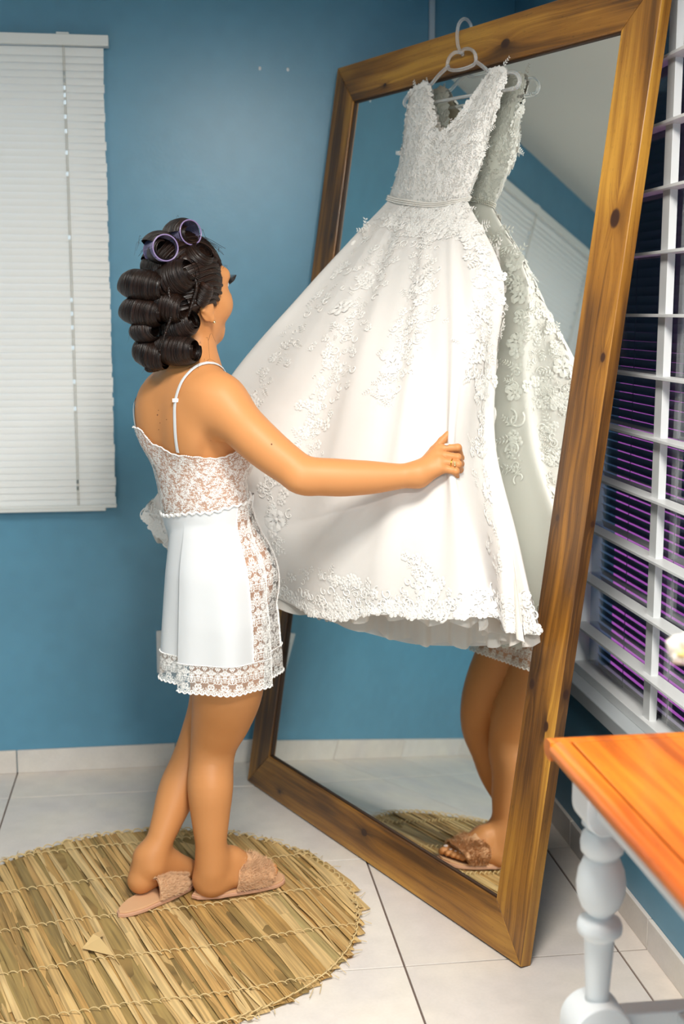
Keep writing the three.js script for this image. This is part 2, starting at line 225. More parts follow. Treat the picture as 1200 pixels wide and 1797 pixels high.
// ---------------------------------------------------------------- console table
{
  const o = PY(966, 1302, .76), x0 = .597, z0 = -1.93, x1 = RIGHT - .02, z1 = -.72, P = [x0, 0, z0];
  const t = thing('console_table', 'console table with orange wooden top and white turned legs by the window', 'table', P);
  const at = g => inv(g, P), white = std({ color: '#e6eaec', roughness: .45 });
  const tex = woodTexture(1.3, .5, [[.4, .2, .01]], 88, [226, 134, 36], [212, 114, 26], [170, 80, 16], 1024, 256);
  const wood = phys({ map: tex, roughness: .35, clearcoat: .5, clearcoatRoughness: .18 });
  const uvz = g => { g = g.index ? g.toNonIndexed() : g; const p = g.attributes.position, uv = g.attributes.uv; for (let i = 0; i < p.count; i++) uv.setXY(i, (p.getZ(i) - z0) / 1.3, (p.getX(i) - x0) / .5 + p.getY(i)); return g; };
  part('top_panel', at(uvz(rbox(x0 + .0385, x1 - .03, .735, .7605, z0 + .0385, z1 - .0385, .002))), wood, t);
  // bullnose border boards round the panel, with a groove between
  const edge = (len, place) => { const s = new THREE.Shape(); s.moveTo(.0345, .735); s.lineTo(.0345, .7585); s.quadraticCurveTo(.0345, .76, .033, .76); s.lineTo(.02, .76); s.quadraticCurveTo(.004, .76, .001, .748); s.quadraticCurveTo(0, .738, .008, .731); s.lineTo(.02, .728); s.lineTo(.0345, .728); s.closePath(); const g = new THREE.ExtrudeGeometry(s, { depth: len, bevelEnabled: false, curveSegments: 6 }); g.applyMatrix4(place); return g; };
  const cut = (g, ax) => g;
  part('edge_board', at(uvz(edge(z1 - z0 - .069, new THREE.Matrix4().makeTranslation(x0, 0, z0 + .0345)))), wood, t);
  part('edge_board', at(uvz(edge(x1 - x0 - .008, new THREE.Matrix4().makeTranslation(x1 - .006, 0, z0).multiply(new THREE.Matrix4().makeRotationY(-Math.PI / 2))))), wood, t);
  part('edge_board', at(uvz(edge(x1 - x0 - .008, new THREE.Matrix4().makeTranslation(x0 + .002, 0, z1).multiply(new THREE.Matrix4().makeRotationY(Math.PI / 2))))), wood, t);
  const prof = [[.001, .644], [.03, .644], [.034, .638], [.026, .632], [.024, .628], [.033, .621], [.0355, .607], [.034, .593], [.026, .584], [.029, .58], [.037, .56], [.040, .538], [.038, .517], [.031, .499], [.022, .488], [.0185, .483], [.024, .479], [.034, .474], [.037, .464], [.036, .455], [.028, .447], [.0245, .443], [.0245, .435], [.019, .345], [.020, .335], [.001, .33]].map(p => new THREE.Vector2(...p));
  const lower = [[.001, .23], [.03, .23], [.036, .215], [.03, .2], [.024, .19], [.032, .15], [.026, .1], [.018, .075], [.03, .06], [.034, .035], [.026, .01], [.022, 0], [.001, 0]].map(p => new THREE.Vector2(...p));
  for (const [lx, lz] of [[x0 + .077, z0 + .085], [x1 - .07, z0 + .085], [x0 + .077, z1 - .085], [x1 - .07, z1 - .085]]) {
    const leg = part('leg', at(merge([new THREE.LatheGeometry(prof, 28).translate(lx, 0, lz), new THREE.LatheGeometry(lower, 24).translate(lx, 0, lz)])), white, t);
    // square upper block with a shaped lower end, and the domed block that takes the stretchers
    const s = new THREE.Shape(); s.moveTo(-.0385, .728); s.lineTo(-.0385, .668); s.quadraticCurveTo(-.038, .644, -.016, .634); s.lineTo(.016, .634); s.quadraticCurveTo(.038, .644, .0385, .668); s.lineTo(.0385, .728); s.closePath();
    part('leg_block', at(new THREE.ExtrudeGeometry(s, { depth: .072, bevelEnabled: true, bevelSize: .002, bevelThickness: .0025, bevelSegments: 2, curveSegments: 8 }).translate(lx, 0, lz - .036)), white, leg);
    const d = new THREE.Shape(); d.moveTo(-.048, .22); d.lineTo(.048, .22); d.lineTo(.048, .288); d.absarc(0, .288, .048, 0, Math.PI, false); d.closePath();
    part('leg_block', at(new THREE.ExtrudeGeometry(d, { depth: .066, bevelEnabled: true, bevelSize: .003, bevelThickness: .004, bevelSegments: 2, curveSegments: 14 }).translate(lx, 0, lz - .033)), white, leg);
  }
  part('apron', at(rbox(x0 + .11, x1 - .1, .665, .728, z0 + .06, z0 + .078, .003)), white, t); part('apron', at(rbox(x0 + .11, x1 - .1, .665, .728, z1 - .078, z1 - .06, .003)), white, t);
  part('apron', at(rbox(x0 + .052, x0 + .07, .665, .728, z0 + .12, z1 - .12, .003)), white, t); part('apron', at(rbox(x1 - .08, x1 - .062, .665, .728, z0 + .12, z1 - .12, .003)), white, t);
  for (const lz of [z0 + .085, z1 - .085]) part('stretcher', at(rbox(x0 + .12, x1 - .11, .255, .315, lz - .018, lz + .018, .004)), white, t);
  part('stretcher', at(rbox((x0 + x1) / 2 - .018, (x0 + x1) / 2 + .018, .26, .31, z0 + .1, z1 - .1, .004)), white, t);
}
{ // orchid in a vase, only one bloom reaches into view
  const bx = .80, bz = -1.42, v = thing('orchid_vase', 'white orchid in a slim vase standing on the console table', 'flower', [bx, .7605, bz]);
  part('vase', new THREE.LatheGeometry([[.001, 0], [.04, 0], [.045, .02], [.05, .08], [.03, .14], [.024, .17], [.028, .18], [.022, .18], [.02, .15], [.001, .14]].map(p => new THREE.Vector2(...p)), 24), std({ color: '#dfe3e4', roughness: .3 }), v);
  const tip = PZ(1199, 1142, -1.5).sub(V(bx, .7605, bz));
  part('stem', tube([V(0, .1, 0), V(-.01, .22, -.02), V(-.06, .29, -.05), tip.clone().add(V(.012, .004, -.006))], .0025, 16, 6), std({ color: '#5f7f3a', roughness: .6 }), v);
  const pet = (len, w) => grid(6, 6, (u, q) => { const a = (u - .5) * 2, r = q; return V(a * w * Math.sin(Math.PI * Math.min(1, r * .9 + .06)) * .95, r * len, .006 * Math.sin(r * 3) - .006 * a * a); });
  const petal = phys({ color: '#f6efe2', roughness: .6, transmission: .25, thickness: 0, side: THREE.DoubleSide });
  const bloom = new THREE.Group(); bloom.name = 'bloom'; bloom.position.copy(tip); bloom.lookAt(bloom.position.clone().add(V(-.8, .1, .75))); v.add(bloom);
  [[0, .024, .011], [72, .026, .017], [144, .023, .011], [216, .023, .011], [288, .026, .017]].forEach(([a, l, w]) => { const g = pet(l, w); g.rotateZ(R(a)); part('petal', g, petal, bloom); });
  part('lip', new THREE.SphereGeometry(.006, 10, 8).scale(1, .8, 1.2).translate(0, -.003, .006), std({ color: '#d9c47a', roughness: .6 }), bloom);
}

// ---------------------------------------------------------------- round straw mat
const MATC = [-0.085, -2.89], MATR = 0.53;
{
  const rug = thing('straw_mat', 'round mat of flat dried straw blades with stitched rows', 'mat', [MATC[0], 0, MATC[1]]), rnd = rng(77);
  const fibre = dataTex(64, 512, (x, y) => { const a = noise2(x / 1.6, y / 90, 5), b = noise2(x / 6, y / 40, 6), c = fbm(x / 20, y / 120, 8); const k = 0.9 + (a - .5) * .26 + (b - .5) * .1 + (c - .5) * .07; return [255 * k, 250 * k, 240 * k]; });
  const tones = ['#cfa76b', '#dcba80', '#c29a60', '#b4935c', '#ad935c', '#e2c48e', '#c9a264', '#b8a471', '#d4ad70', '#a48b58'];
  const mats = tones.map(c => std({ color: c, map: fibre, roughness: .62, bumpMap: fibre, bumpScale: .0006, side: THREE.DoubleSide }));
  const A = R(18), sd = [Math.sin(A), Math.cos(A)], sw = [Math.cos(A), -Math.sin(A)];   // along the blades, across them
  const edge = a => MATR * (1 + .012 * Math.sin(a * 5 + 1) + .01 * Math.sin(a * 11)) * (1 + .03 * Math.cos(2 * (a - .4)));
  const half = w => { const r = MATR * 1.0; return Math.sqrt(Math.max(0, r * r - w * w)); };
  part('mat_base', new THREE.CylinderGeometry(MATR - .012, MATR - .012, .003, 64).translate(0, .0018, 0), std({ color: '#9a7f4e', roughness: .9, map: fibre }), rug);
  let n = 0;
  const blade = (w, s0, s1, wid, y, m, skew, lift) => {
    const ph = rnd() * 9, seg = Math.max(3, Math.round((s1 - s0) / .07)), u0 = rnd(), tip0 = rnd() < .5 ? .55 : 1, tip1 = rnd() < .5 ? .55 : 1, cup = (rnd() - .4) * .003, tw = (rnd() - .5) * .005;
    const g = grid(3, seg, (u, v) => {
      const s = lerp(s0, s1, v), k = Math.min(lerp(tip0, 1, Math.min(1, v * 6)), lerp(tip1, 1, Math.min(1, (1 - v) * 6))), a = (u - .5) * wid * k * (1 + .12 * Math.sin(s * 13 + ph)), c = w + a + skew * (v - .5) + .003 * Math.sin(s * 9 + ph);
      const yy = y + .0012 * Math.sin(s * 21 + ph) + cup * (1 - 4 * (u - .5) * (u - .5)) + tw * (u - .5) + lift * Math.max(0, Math.sin(v * Math.PI));
      return V(sw[0] * c + sd[0] * s, Math.max(.0015, yy), sw[1] * c + sd[1] * s);
    }, (u, v) => [u0 + u * wid * 9, u0 + lerp(s0, s1, v) * 1.2]);
    part(n ? 'straw_blade_' + String(n).padStart(3, '0') : 'straw_blade', g, mats[m], rug); n++;
  };
  for (let w = -MATR + .012; w < MATR - .008;) { const wid = .018 + rnd() * .02, h = half(w + wid / 2) - .004; blade(w + wid / 2, -h + rnd() * .012, h - rnd() * .012, wid * 1.12, .0045, Math.floor(rnd() * 10), (rnd() - .5) * .012, 0); w += wid; }
  for (let k = 0; k < 48; k++) { const w = (rnd() * 2 - 1) * (MATR - .03), h = half(w), wid = .008 + rnd() * .014, whole = rnd() < .5; let s0 = -h - .004 + rnd() * .02, s1 = h + .004 - rnd() * .02; if (!whole) { const L = .35 + rnd() * .4; s0 = lerp(-h, Math.max(-h, h - L), rnd()); s1 = Math.min(h, s0 + L); } blade(w, s0, s1, wid, .0065 + rnd() * .002, [0, 1, 2, 5, 6, 8, 3, 1, 5, 0, 4][Math.floor(rnd() * 11)], (rnd() - .5) * .02, rnd() * .002); }
  for (let k = 0; k < 26; k++) { const w = (rnd() * 2 - 1) * (MATR - .05), h = half(w), L = .1 + rnd() * .2, s0 = lerp(-h, h - L, rnd()); blade(w, s0, s0 + L, .003 + rnd() * .004, .009, [1, 5, 9, 4, 0][Math.floor(rnd() * 5)], (rnd() - .5) * .03, .002); }
  // folded loose blade
  { const p = PY(172, 1660, .012).sub(V(MATC[0], 0, MATC[1])); const g = new THREE.BufferGeometry(); const q = (x, y, z) => [p.x + x, .011 + y, p.z + z]; const f = [q(-.035, .004, .012), q(-.012, .016, -.03), q(.004, .012, -.018), q(-.035, .004, .012), q(.004, .012, -.018), q(.04, .002, .055), q(-.012, .016, -.03), q(.0, .006, -.06), q(.012, .004, -.045), q(-.012, .016, -.03), q(.012, .004, -.045), q(.004, .012, -.018)].flat(); g.setAttribute('position', new THREE.Float32BufferAttribute(f, 3)); g.setAttribute('uv', new THREE.Float32BufferAttribute(new Float32Array(24), 2)); g.computeVertexNormals(); part('straw_blade_' + String(n).padStart(3, '0'), g, mats[5], rug, 'loose folded blade'); n++; }
  // stitched rows
  const cord = std({ color: '#d8bd88', roughness: .8 }), B = R(8.3), td = [Math.cos(B), -Math.sin(B)], tn = [Math.sin(B), Math.cos(B)];
  [-.43, -.225, -.02, .185, .39, .5].forEach((off, row) => {
    const h = half(off) - .004, list = []; for (let s = -h; s < h; s += .021) { const L = .0165, j = (rnd() - .5) * .004, a = s, b = Math.min(h, s + .024), P = (t, o, y) => V(td[0] * t + tn[0] * (off + o + .006 * Math.sin(t * 12)), y, td[1] * t + tn[1] * (off + o + .006 * Math.sin(t * 12))); list.push(tube([P(a, -.0035 + j, .0075), P(lerp(a, b, .3), -.001 + j, .0135), P(lerp(a, b, .7), .002 + j, .0135), P(b, .005 + j, .0075)], .0012 + rnd() * .0004, 5, 5)); }
    if (list.length) part('stitching', merge(list), cord, rug, 'twisted straw stitching');
  });
  { const list = []; for (let a = 0; a < Math.PI * 2; a += .055) { const P = (b, r, y) => V(Math.cos(b) * (MATR * r), y, Math.sin(b) * (MATR * r)); list.push(tube([P(a, .955, .007), P(a + .02, .965 + rnd() * .01, .014), P(a + .045, .975, .014), P(a + .07, .96, .007)], .0016, 5, 5)); if (rnd() < .5) list.push(tube([P(a, .96, .012), P(a + (rnd() - .5) * .06, .99, .013), P(a + (rnd() - .5) * .1, 1.02 + rnd() * .02, .006)], .0008, 4, 4)); } part('edge_stitching', merge(list), cord, rug, 'rim stitching with frayed ends'); }
}

// ---------------------------------------------------------------- wedding dress
function sheet(cols, closed) {   // columns of points -> smooth surface f(u, v)
  const cc = cols.map(c => new THREE.CatmullRomCurve3(c, false, 'catmullrom', .5)), memo = {};
  return (u, v) => { const k = v.toFixed(5); const c = memo[k] || (memo[k] = new THREE.CatmullRomCurve3(cc.map(q => q.getPoint(clamp(v, 0, 1))), closed, 'catmullrom', .5)); return c.getPoint(closed ? ((u % 1) + 1) % 1 : clamp(u, 0, 1)); };
}
const DRESS = PM(750, 356, .1).toArray(); DRESS[1] = .68;
const dress = thing('wedding_dress', 'white lace wedding gown hanging on the mirror frame, skirt pulled aside', 'wedding dress', DRESS);
const onDress = g => inv(g, DRESS);
const weave = dataTex(128, 128, (x, y) => { const v = 128 + ((x % 4 < 2) === (y % 4 < 2) ? 30 : -30) + (noise2(x / 3, y / 3, 4, 43, 43) - .5) * 50; return [v, v, v]; }, false);
const gown = phys({ color: '#f5f1ec', roughness: .75, bumpMap: rep(weave, 60, 60), bumpScale: .0003, side: THREE.DoubleSide, sheen: .3, sheenRoughness: .5, transmission: .17, thickness: 0 });
const lace = phys({ color: '#ece9e4', roughness: .55, side: THREE.DoubleSide, sheen: .3, sheenRoughness: .4 });
const liningMat = phys({ color: '#eadfca', roughness: .8, side: THREE.DoubleSide });
const P3 = l => l.map(([x, y, z]) => z < 0 ? PZ(x, y, z) : PM(x, y, z));
const SK = [
  [[681, 352, 0.03], [610, 430, 0.16], [530, 520, 0.283], [410, 662, 0.428], [300, 838, 0.535], [250, 908, 0.584]],
  [[690, 357, 0.042], [632, 450, 0.18], [562, 560, 0.3], [450, 745, 0.428], [385, 890, 0.465], [325, 985, 0.511]],
  [[705, 360, 0.05], [658, 470, 0.175], [608, 595, 0.285], [548, 790, 0.349], [512, 930, 0.361], [490, 1052, 0.343]],
  [[725, 363, 0.056], [697, 475, 0.165], [668, 610, 0.255], [627, 800, 0.324], [598, 960, 0.332], [577, 1088, 0.315]],
  [[750, 364, 0.058], [736, 480, 0.15], [723, 620, 0.222], [702, 800, 0.279], [676, 960, 0.295], [662, 1078, 0.293]],
  [[775, 362, 0.054], [773, 480, 0.13], [776, 620, 0.19], [776, 790, 0.22], [768, 960, 0.253], [762, 1088, 0.265]],
  [[795, 358, 0.048], [806, 480, 0.105], [813, 620, 0.165], [802, 815, 0.209], [838, 960, 0.218], [866, 1083, 0.214]],
  [[808, 355, 0.04], [840, 470, 0.072], [846, 600, 0.1], [838, 790, 0.105], [872, 960, 0.092], [884, 1108, 0.099]],
  [[820, 352, 0.026], [878, 486, 0.03], [867, 620, 0.035], [864, 780, 0.05], [906, 950, 0.06], [943, 1116, 0.07]],
  [[812, 350, .012], [868, 480, .012], [862, 640, .012], [862, 800, .012], [888, 960, .012], [905, 1128, .02]],
  [[795, 350, .004], [800, 480, .012], [806, 640, .012], [810, 800, .02], [815, 960, .03], [820, 1134, .05]],
  [[770, 350, .002], [745, 480, .015], [735, 640, .03], [725, 800, .05], [715, 960, .08], [715, 1128, .12]],
  [[740, 350, .002], [690, 480, .03], [660, 640, .08], [640, 800, .14], [625, 960, .18], [610, 1100, .22]],
  [[710, 350, .006], [640, 480, .06], [560, 640, .2], [500, 800, .28], [470, 940, .33], [440, 1040, .36]],
  [[690, 351, .014], [620, 450, .16], [520, 570, .3], [420, 730, .40], [350, 880, .45], [310, 968, .48]],
].map(P3);
const skirtBase = sheet(SK, true);
const foldAt = (u, v) => { const a = (.002 + .012 * Math.pow(v, .8)) * (1 - .5 * smooth(.5, .9, v)); const s = Math.sin(u * 2 * Math.PI * 11 + 1.2 + .8 * v) * .6 + Math.sin(u * 2 * Math.PI * 19 + 2 * v) * .4 * (1 - .6 * v); return a * (s > 0 ? s : s * .6); };
const skirtN = (f, u, v) => { const e = .003, a = f(u + e, v).sub(f(u - e, v)), b = f(u, Math.min(1, v + e)).sub(f(u, Math.max(0, v - e))); const n = a.cross(b); return n.lengthSq() < 1e-14 ? V(0, 0, 1) : n.normalize().negate(); };
const skirtSign = (() => { const p = skirtBase(4.5 / 15, .6), n = skirtN(skirtBase, 4.5 / 15, .6); return n.dot(EYE.clone().sub(p)) > 0 ? 1 : -1; })();
const skirtPt = (u, v, lift = 0) => { v = clamp(v, 0, 1); const p = skirtBase(u, v); return p.addScaledVector(skirtN(skirtBase, u, v), skirtSign * (foldAt(u, v) * smooth(0, .15, v) + lift)); };
const skirtUV = (u, v) => [u * 3, v * 1.1];
part('skirt', onDress(grid(240, 90, (u, v) => skirtPt(u, v), skirtUV, true)), gown, dress, 'white tulle skirt with soft folds');
// shorter net underskirt whose ruffled edge shows below the lifted hem
part('underskirt', onDress(grid(260, 24, (u, v) => { const w = .8 + v * .19, p = skirtBase(u, w), n = skirtN(skirtBase, u, w).multiplyScalar(skirtSign); p.addScaledVector(n, -.012 - .022 * v + .009 * v * Math.sin(u * 2 * Math.PI * 41 + 1)); p.y -= .016 * v * v + .008 * v * Math.sin(u * 2 * Math.PI * 23); return p; }, (u, v) => [u * 3, v * .5], true)), phys({ color: '#f4ede4', roughness: .85, side: THREE.DoubleSide, transmission: .25, thickness: 0 }), dress, 'ruffled net underskirt');

// lace motifs lie in x, y with z outwards
function motifFlower(r, seed) {
  const list = [], rn = rng(seed), pos = [], quad = (...p) => p.forEach(q => pos.push(...q));
  for (let k = 0; k < 5; k++) {
    const a = k / 5 * 6.2832 + rn() * .2, c = Math.cos(a), s = Math.sin(a), T = (x, y, z) => [x * c - y * s, x * s + y * c, z], rr = r * (.9 + rn() * .25);
    const rim = [[.12, -.1], [.45, -.38], [.85, -.36], [1, 0], [.85, .36], [.45, .38], [.12, .1]].map(([x, y]) => T(x * rr, y * rr, .0012)), mid = T(.6 * rr, 0, .0048);
    for (let i = 0; i + 1 < rim.length; i++) quad(rim[i], rim[i + 1], mid);
  }
  for (let i = 0; i < 6; i++) { const a = i / 6 * 6.2832, b = (i + 1) / 6 * 6.2832; quad([Math.cos(a) * r * .22, Math.sin(a) * r * .22, .002], [Math.cos(b) * r * .22, Math.sin(b) * r * .22, .002], [0, 0, .0065]); }
  const g = new THREE.BufferGeometry(); g.setAttribute('position', new THREE.Float32BufferAttribute(pos, 3)); g.computeVertexNormals(); return plain(g);
}
function motifSprig(L, seed) {
  const rn = rng(seed), pos = [], tri = (...p) => p.forEach(q => pos.push(...q)), bend = (rn() - .5) * .9, at = t => [Math.sin(bend * t) * L * t * .6, L * t];
  for (let i = 0; i < 4; i++) { const a = at(i / 4), b = at((i + 1) / 4), w = .0009; tri([a[0] - w, a[1], .001], [a[0] + w, a[1], .001], [b[0], b[1], .0028]); }
  for (let i = 1; i <= 4; i++) for (const s of [-1, 1]) { const b = at(i / 4.4), l = L * .34 * (1.15 - i * .14), x = b[0], y = b[1], ex = x + s * l * .85, ey = y + l * .65, mx = (x + ex) / 2, my = (y + ey) / 2, w = l * .2; tri([x, y, .001], [mx + w * .6, my - w * s, .001], [mx, my, .004]); tri([mx + w * .6, my - w * s, .001], [ex, ey, .001], [mx, my, .004]); tri([ex, ey, .001], [mx - w * .6, my + w * s, .001], [mx, my, .004]); tri([mx - w * .6, my + w * s, .001], [x, y, .001], [mx, my, .004]); }
  const g = new THREE.BufferGeometry(); g.setAttribute('position', new THREE.Float32BufferAttribute(pos, 3)); g.computeVertexNormals(); return plain(g);
}
function motifScroll(r, seed) {
  const rn = rng(seed), pos = [], tri = (...p) => p.forEach(q => pos.push(...q)), N = 12, turn = 4.6 + rn() * 1.5, pt = i => { const t = i / N, a = t * turn, q = r * (1 - .72 * t); return [Math.cos(a) * q, Math.sin(a) * q, q]; };
  for (let i = 0; i < N; i++) { const a = pt(i), b = pt(i + 1), w = .17 * r * (1 - .3 * i / N), o = (p, d) => [p[0] * (1 + d / p[2]), p[1] * (1 + d / p[2])]; const A = o(a, w), B = o(a, -w), C = o(b, w), D = o(b, -w); tri([...A, .0008], [...C, .0008], [a[0], a[1], .0048]); tri([...C, .0008], [b[0], b[1], .0048], [a[0], a[1], .0048]); tri([...B, .0008], [a[0], a[1], .0048], [...D, .0008]); tri([...D, .0008], [a[0], a[1], .0048], [b[0], b[1], .0048]); }
  const g = new THREE.BufferGeometry(); g.setAttribute('position', new THREE.Float32BufferAttribute(pos, 3)); g.computeVertexNormals(); return plain(g);
}
const MOTIFS = [];
for (let i = 0; i < 3; i++) MOTIFS.push(['lace_flower', motifFlower(.0165 + i * .002, 11 + i)]);
for (let i = 0; i < 4; i++) MOTIFS.push(['lace_sprig', motifSprig(.034 + i * .005, 21 + i)]);
for (let i = 0; i < 3; i++) MOTIFS.push(['lace_scroll', motifScroll(.012 + i * .003, 31 + i)]);
const frameAt = (f, u, v, ang, s, lift = .0015) => {
  const p = f(u, v, lift), e = .004, n = f(u + e, v).sub(f(u - e, v)).cross(f(u, v + e <= 1 ? v + e : v).sub(f(u, v + e <= 1 ? v - e : v - 2 * e))).normalize(); const out = f(u, v, .01).sub(f(u, v, 0)); if (n.dot(out) < 0) n.negate();
  const x = V(0, 1, 0).cross(n).normalize(), y = n.clone().cross(x), m = new THREE.Matrix4().makeBasis(x, y, n); m.multiply(new THREE.Matrix4().makeRotationZ(ang)).scale(V(s, s, s * .4)); m.setPosition(p.sub(V(...DRESS))); return m;
};
const spots = [], rl = rng(2024);
{ // pixel bands on the front are looked up on the surface
  const NU = 300, NV = 140, cells = {}, key = (x, y) => Math.floor(x / 8) + '_' + Math.floor(y / 8);
  for (let j = 0; j <= NV; j++) for (let i = 0; i < NU; i++) { const u = i / NU, v = j / NV; if (u > 8.4 / 15 && u < 14.6 / 15) continue; const q = toPx(skirtBase(u, v)); (cells[key(...q)] ||= []).push([q[0], q[1], u, v]); }
  const find = (x, y) => { let best = null, bd = 99; for (let a = -1; a <= 1; a++) for (let b = -1; b <= 1; b++) for (const c of cells[key(x + a * 8, y + b * 8)] || []) { const d = Math.hypot(c[0] - x, c[1] - y); if (d < bd) { bd = d; best = c; } } return best; };
  const band = (pts, width, count, big) => { const c = new THREE.CatmullRomCurve3(pts.map(p => V(p[0], p[1], 0))); for (let k = 0; k < count * 1.7; k++) { const t = rl(), p = c.getPoint(t), w = width * (.45 + .55 * Math.sin(Math.PI * clamp(t, .08, .92))) * (rl() + rl() - 1), h = find(p.x + w, p.y + (rl() - .5) * 18 + w * .25); if (h && h[2] > .45 / 15 && h[2] < 8.1 / 15) spots.push([h[2], h[3], rl() * 6.28, .5 + rl() * .38, big && rl() < big]); } };
  band([[640, 405], [590, 475], [525, 560], [475, 640], [440, 705], [425, 740]], 26, 62, .3);
  band([[700, 410], [650, 490], [600, 600], [565, 690], [545, 790]], 46, 110, .35);
  band([[745, 390], [742, 480], [735, 545], [700, 620], [668, 700]], 42, 100, .35);
  band([[800, 385], [838, 430], [855, 500], [848, 580], [838, 650], [845, 705]], 38, 120, .35);
  band([[845, 730], [838, 790], [846, 870], [858, 940], [872, 1010]], 22, 46, .3);
  band([[690, 372], [730, 374], [770, 373], [812, 366]], 20, 70, .3); band([[655, 385], [700, 395], [750, 395], [800, 390], [840, 410]], 60, 120, .3);
  band([[470, 760], [480, 830], [485, 910], [478, 960]], 24, 34, .4);
  band([[730, 980], [745, 1020], [750, 1050]], 36, 26, .5);
  band([[530, 1000], [600, 1020], [650, 1030]], 34, 20, .4);
  for (const [x, y] of [[487, 915], [770, 410], [735, 500], [840, 620], [690, 640], [600, 540], [855, 860], [745, 1030]]) { const h = find(x, y); if (h) spots.push([h[2], h[3], rl() * 6, 1.5, true]); }
  for (let k = 0; k < 900; k++) { const u = k / 900 + rl() * .002, inFront = u < 8.3 / 15; if (!inFront && rl() < .35) continue; const t = Math.pow(rl(), 1.6), v = 1.0 - .085 * t; spots.push([u, Math.min(.988, v), rl() * 6.28, .55 + rl() * .35, rl() < .35, 1]); }
  for (let k = 0; k < 330; k++) { const strip = Math.floor(rl() * 6), t = rl(), u = (8.6 + strip * 1.05 + (rl() - .5) * .35 + .15 * Math.sin(t * 9)) / 15, v = .04 + t * .62; spots.push([u, v, rl() * 6.28, .8 + rl() * .5, rl() < .3]); }
}
// the largest motifs in view are parts, the rest is one embroidered mesh
{
  const rest = []; let n = {}, made = 0;
  spots.forEach(([u, v, a, s, big, hem], i) => {
    const m = big ? Math.floor(hash2(i, 3, 9) * 3) : (hem ? 7 + Math.floor(hash2(i, 5, 9) * 3) : 3 + Math.floor(hash2(i, 5, 9) * 7)), [name, geo] = MOTIFS[m], mat = frameAt(skirtPt, u, v, a, s);
    if (u < 8.4 / 15 && made < 280 && (big || i % 4 === 0)) { const c = n[name] = (n[name] ?? -1) + 1; const o = part(c ? name + '_' + String(c).padStart(3, '0') : name, geo, lace, dress); o.applyMatrix4(mat); made++; }
    else rest.push(geo.clone().applyMatrix4(mat));
  });
  const e = part('lace_embroidery', merge(rest), lace, dress, 'fine floral lace embroidery'); e.userData.kind = 'stuff';
}
// bodice: columns from waist to neckline and straps
const BO = [
  [[680, 353, 0.026], [697, 300, 0.026], [706, 255, 0.026], [711, 222, 0.026], [714, 200, 0.026]],
  [[690, 357, 0.04], [705, 300, 0.044], [712, 250, 0.046], [716, 195, 0.04], [722, 161, 0.024]],
  [[703, 360, 0.048], [718, 300, 0.056], [728, 250, 0.06], [735, 195, 0.05], [738, 149, 0.024]],
  [[716, 362, 0.054], [728, 300, 0.062], [740, 250, 0.066], [752, 200, 0.054], [753, 153, 0.024]],
  [[745, 365, 0.058], [754, 310, 0.064], [762, 270, 0.064], [766, 245, 0.062], [768, 233, 0.06]],
  [[762, 365, 0.057], [772, 310, 0.064], [786, 265, 0.065], [798, 230, 0.06], [806, 203, 0.056]],
  [[778, 364, 0.054], [790, 305, 0.062], [808, 255, 0.065], [826, 205, 0.054], [849, 142, 0.026]],
  [[790, 361, 0.049], [806, 300, 0.057], [826, 250, 0.06], [842, 195, 0.05], [866, 120, 0.024]],
  [[804, 358, 0.04], [824, 300, 0.045], [841, 250, 0.047], [853, 195, 0.042], [888, 127, 0.024]],
  [[820, 353, 0.026], [841, 300, 0.026], [853, 255, 0.026], [858, 228, 0.026], [860, 212, 0.026]],
  [[808, 350, 0.008], [830, 300, 0.006], [851, 255, 0.006], [868, 190, 0.008], [889, 129, 0.016]],
  [[792, 349, 0.002], [808, 300, 0.0], [830, 250, 0.0], [848, 190, 0.003], [868, 121, 0.015]],
  [[776, 349, 0.0], [788, 305, 0.0], [806, 255, 0.0], [826, 200, 0.002], [852, 141, 0.016]],
  [[755, 349, 0.0], [765, 310, 0.0], [774, 280, 0.0], [780, 256, 0.0], [784, 240, 0.0]],
  [[730, 350, 0.0], [738, 300, 0.0], [746, 250, 0.0], [752, 195, 0.003], [755, 154, 0.016]],
  [[712, 350, 0.002], [722, 300, 0.0], [730, 250, 0.0], [736, 190, 0.003], [739, 149, 0.015]],
  [[697, 351, 0.01], [708, 300, 0.008], [714, 250, 0.008], [718, 195, 0.01], [723, 161, 0.016]],
].map(P3);
const bodBase = sheet(BO, true);
const bodSign = (() => { const p = bodBase(4 / 17, .4), n = skirtN(bodBase, 4 / 17, .4); return n.dot(EYE.clone().sub(p)) > 0 ? 1 : -1; })();
const bodPt = (u, v, lift = 0) => { const p = bodBase(u, v); return p.addScaledVector(skirtN(bodBase, u, v), bodSign * (lift + .0015 * (noise2(u * 60, v * 14, 5) - .5))); };
const laceBump = (() => { const n = 512, h = new Float32Array(n * n), rn = rng(9); for (let k = 0; k < 260; k++) { const cx = rn() * n, cy = rn() * n, r = 10 + rn() * 18, ph = rn() * 6.28, pet = 4 + Math.floor(rn() * 3); for (let y = -r * 1.3 | 0; y <= r * 1.3; y++) for (let x = -r * 1.3 | 0; x <= r * 1.3; x++) { const d = Math.hypot(x, y) / r, a = Math.atan2(y, x), e = .7 + .3 * Math.cos(pet * a + ph); if (d < e) { const q = ((cy + y | 0) + n) % n * n + ((cx + x | 0) + n) % n; h[q] = Math.max(h[q], Math.sqrt(1 - (d / e) ** 2) * .8 + .25 * Math.cos(a * pet * 3)); } } } return dataTex(n, n, (x, y) => { const v = 255 * clamp(h[y * n + x], 0, 1); return [v, v, v]; }, false); })();
const bodMat = phys({ color: '#ebe8e2', roughness: .6, bumpMap: rep(laceBump, 7, 7), bumpScale: .0016, side: THREE.DoubleSide, sheen: .3 });
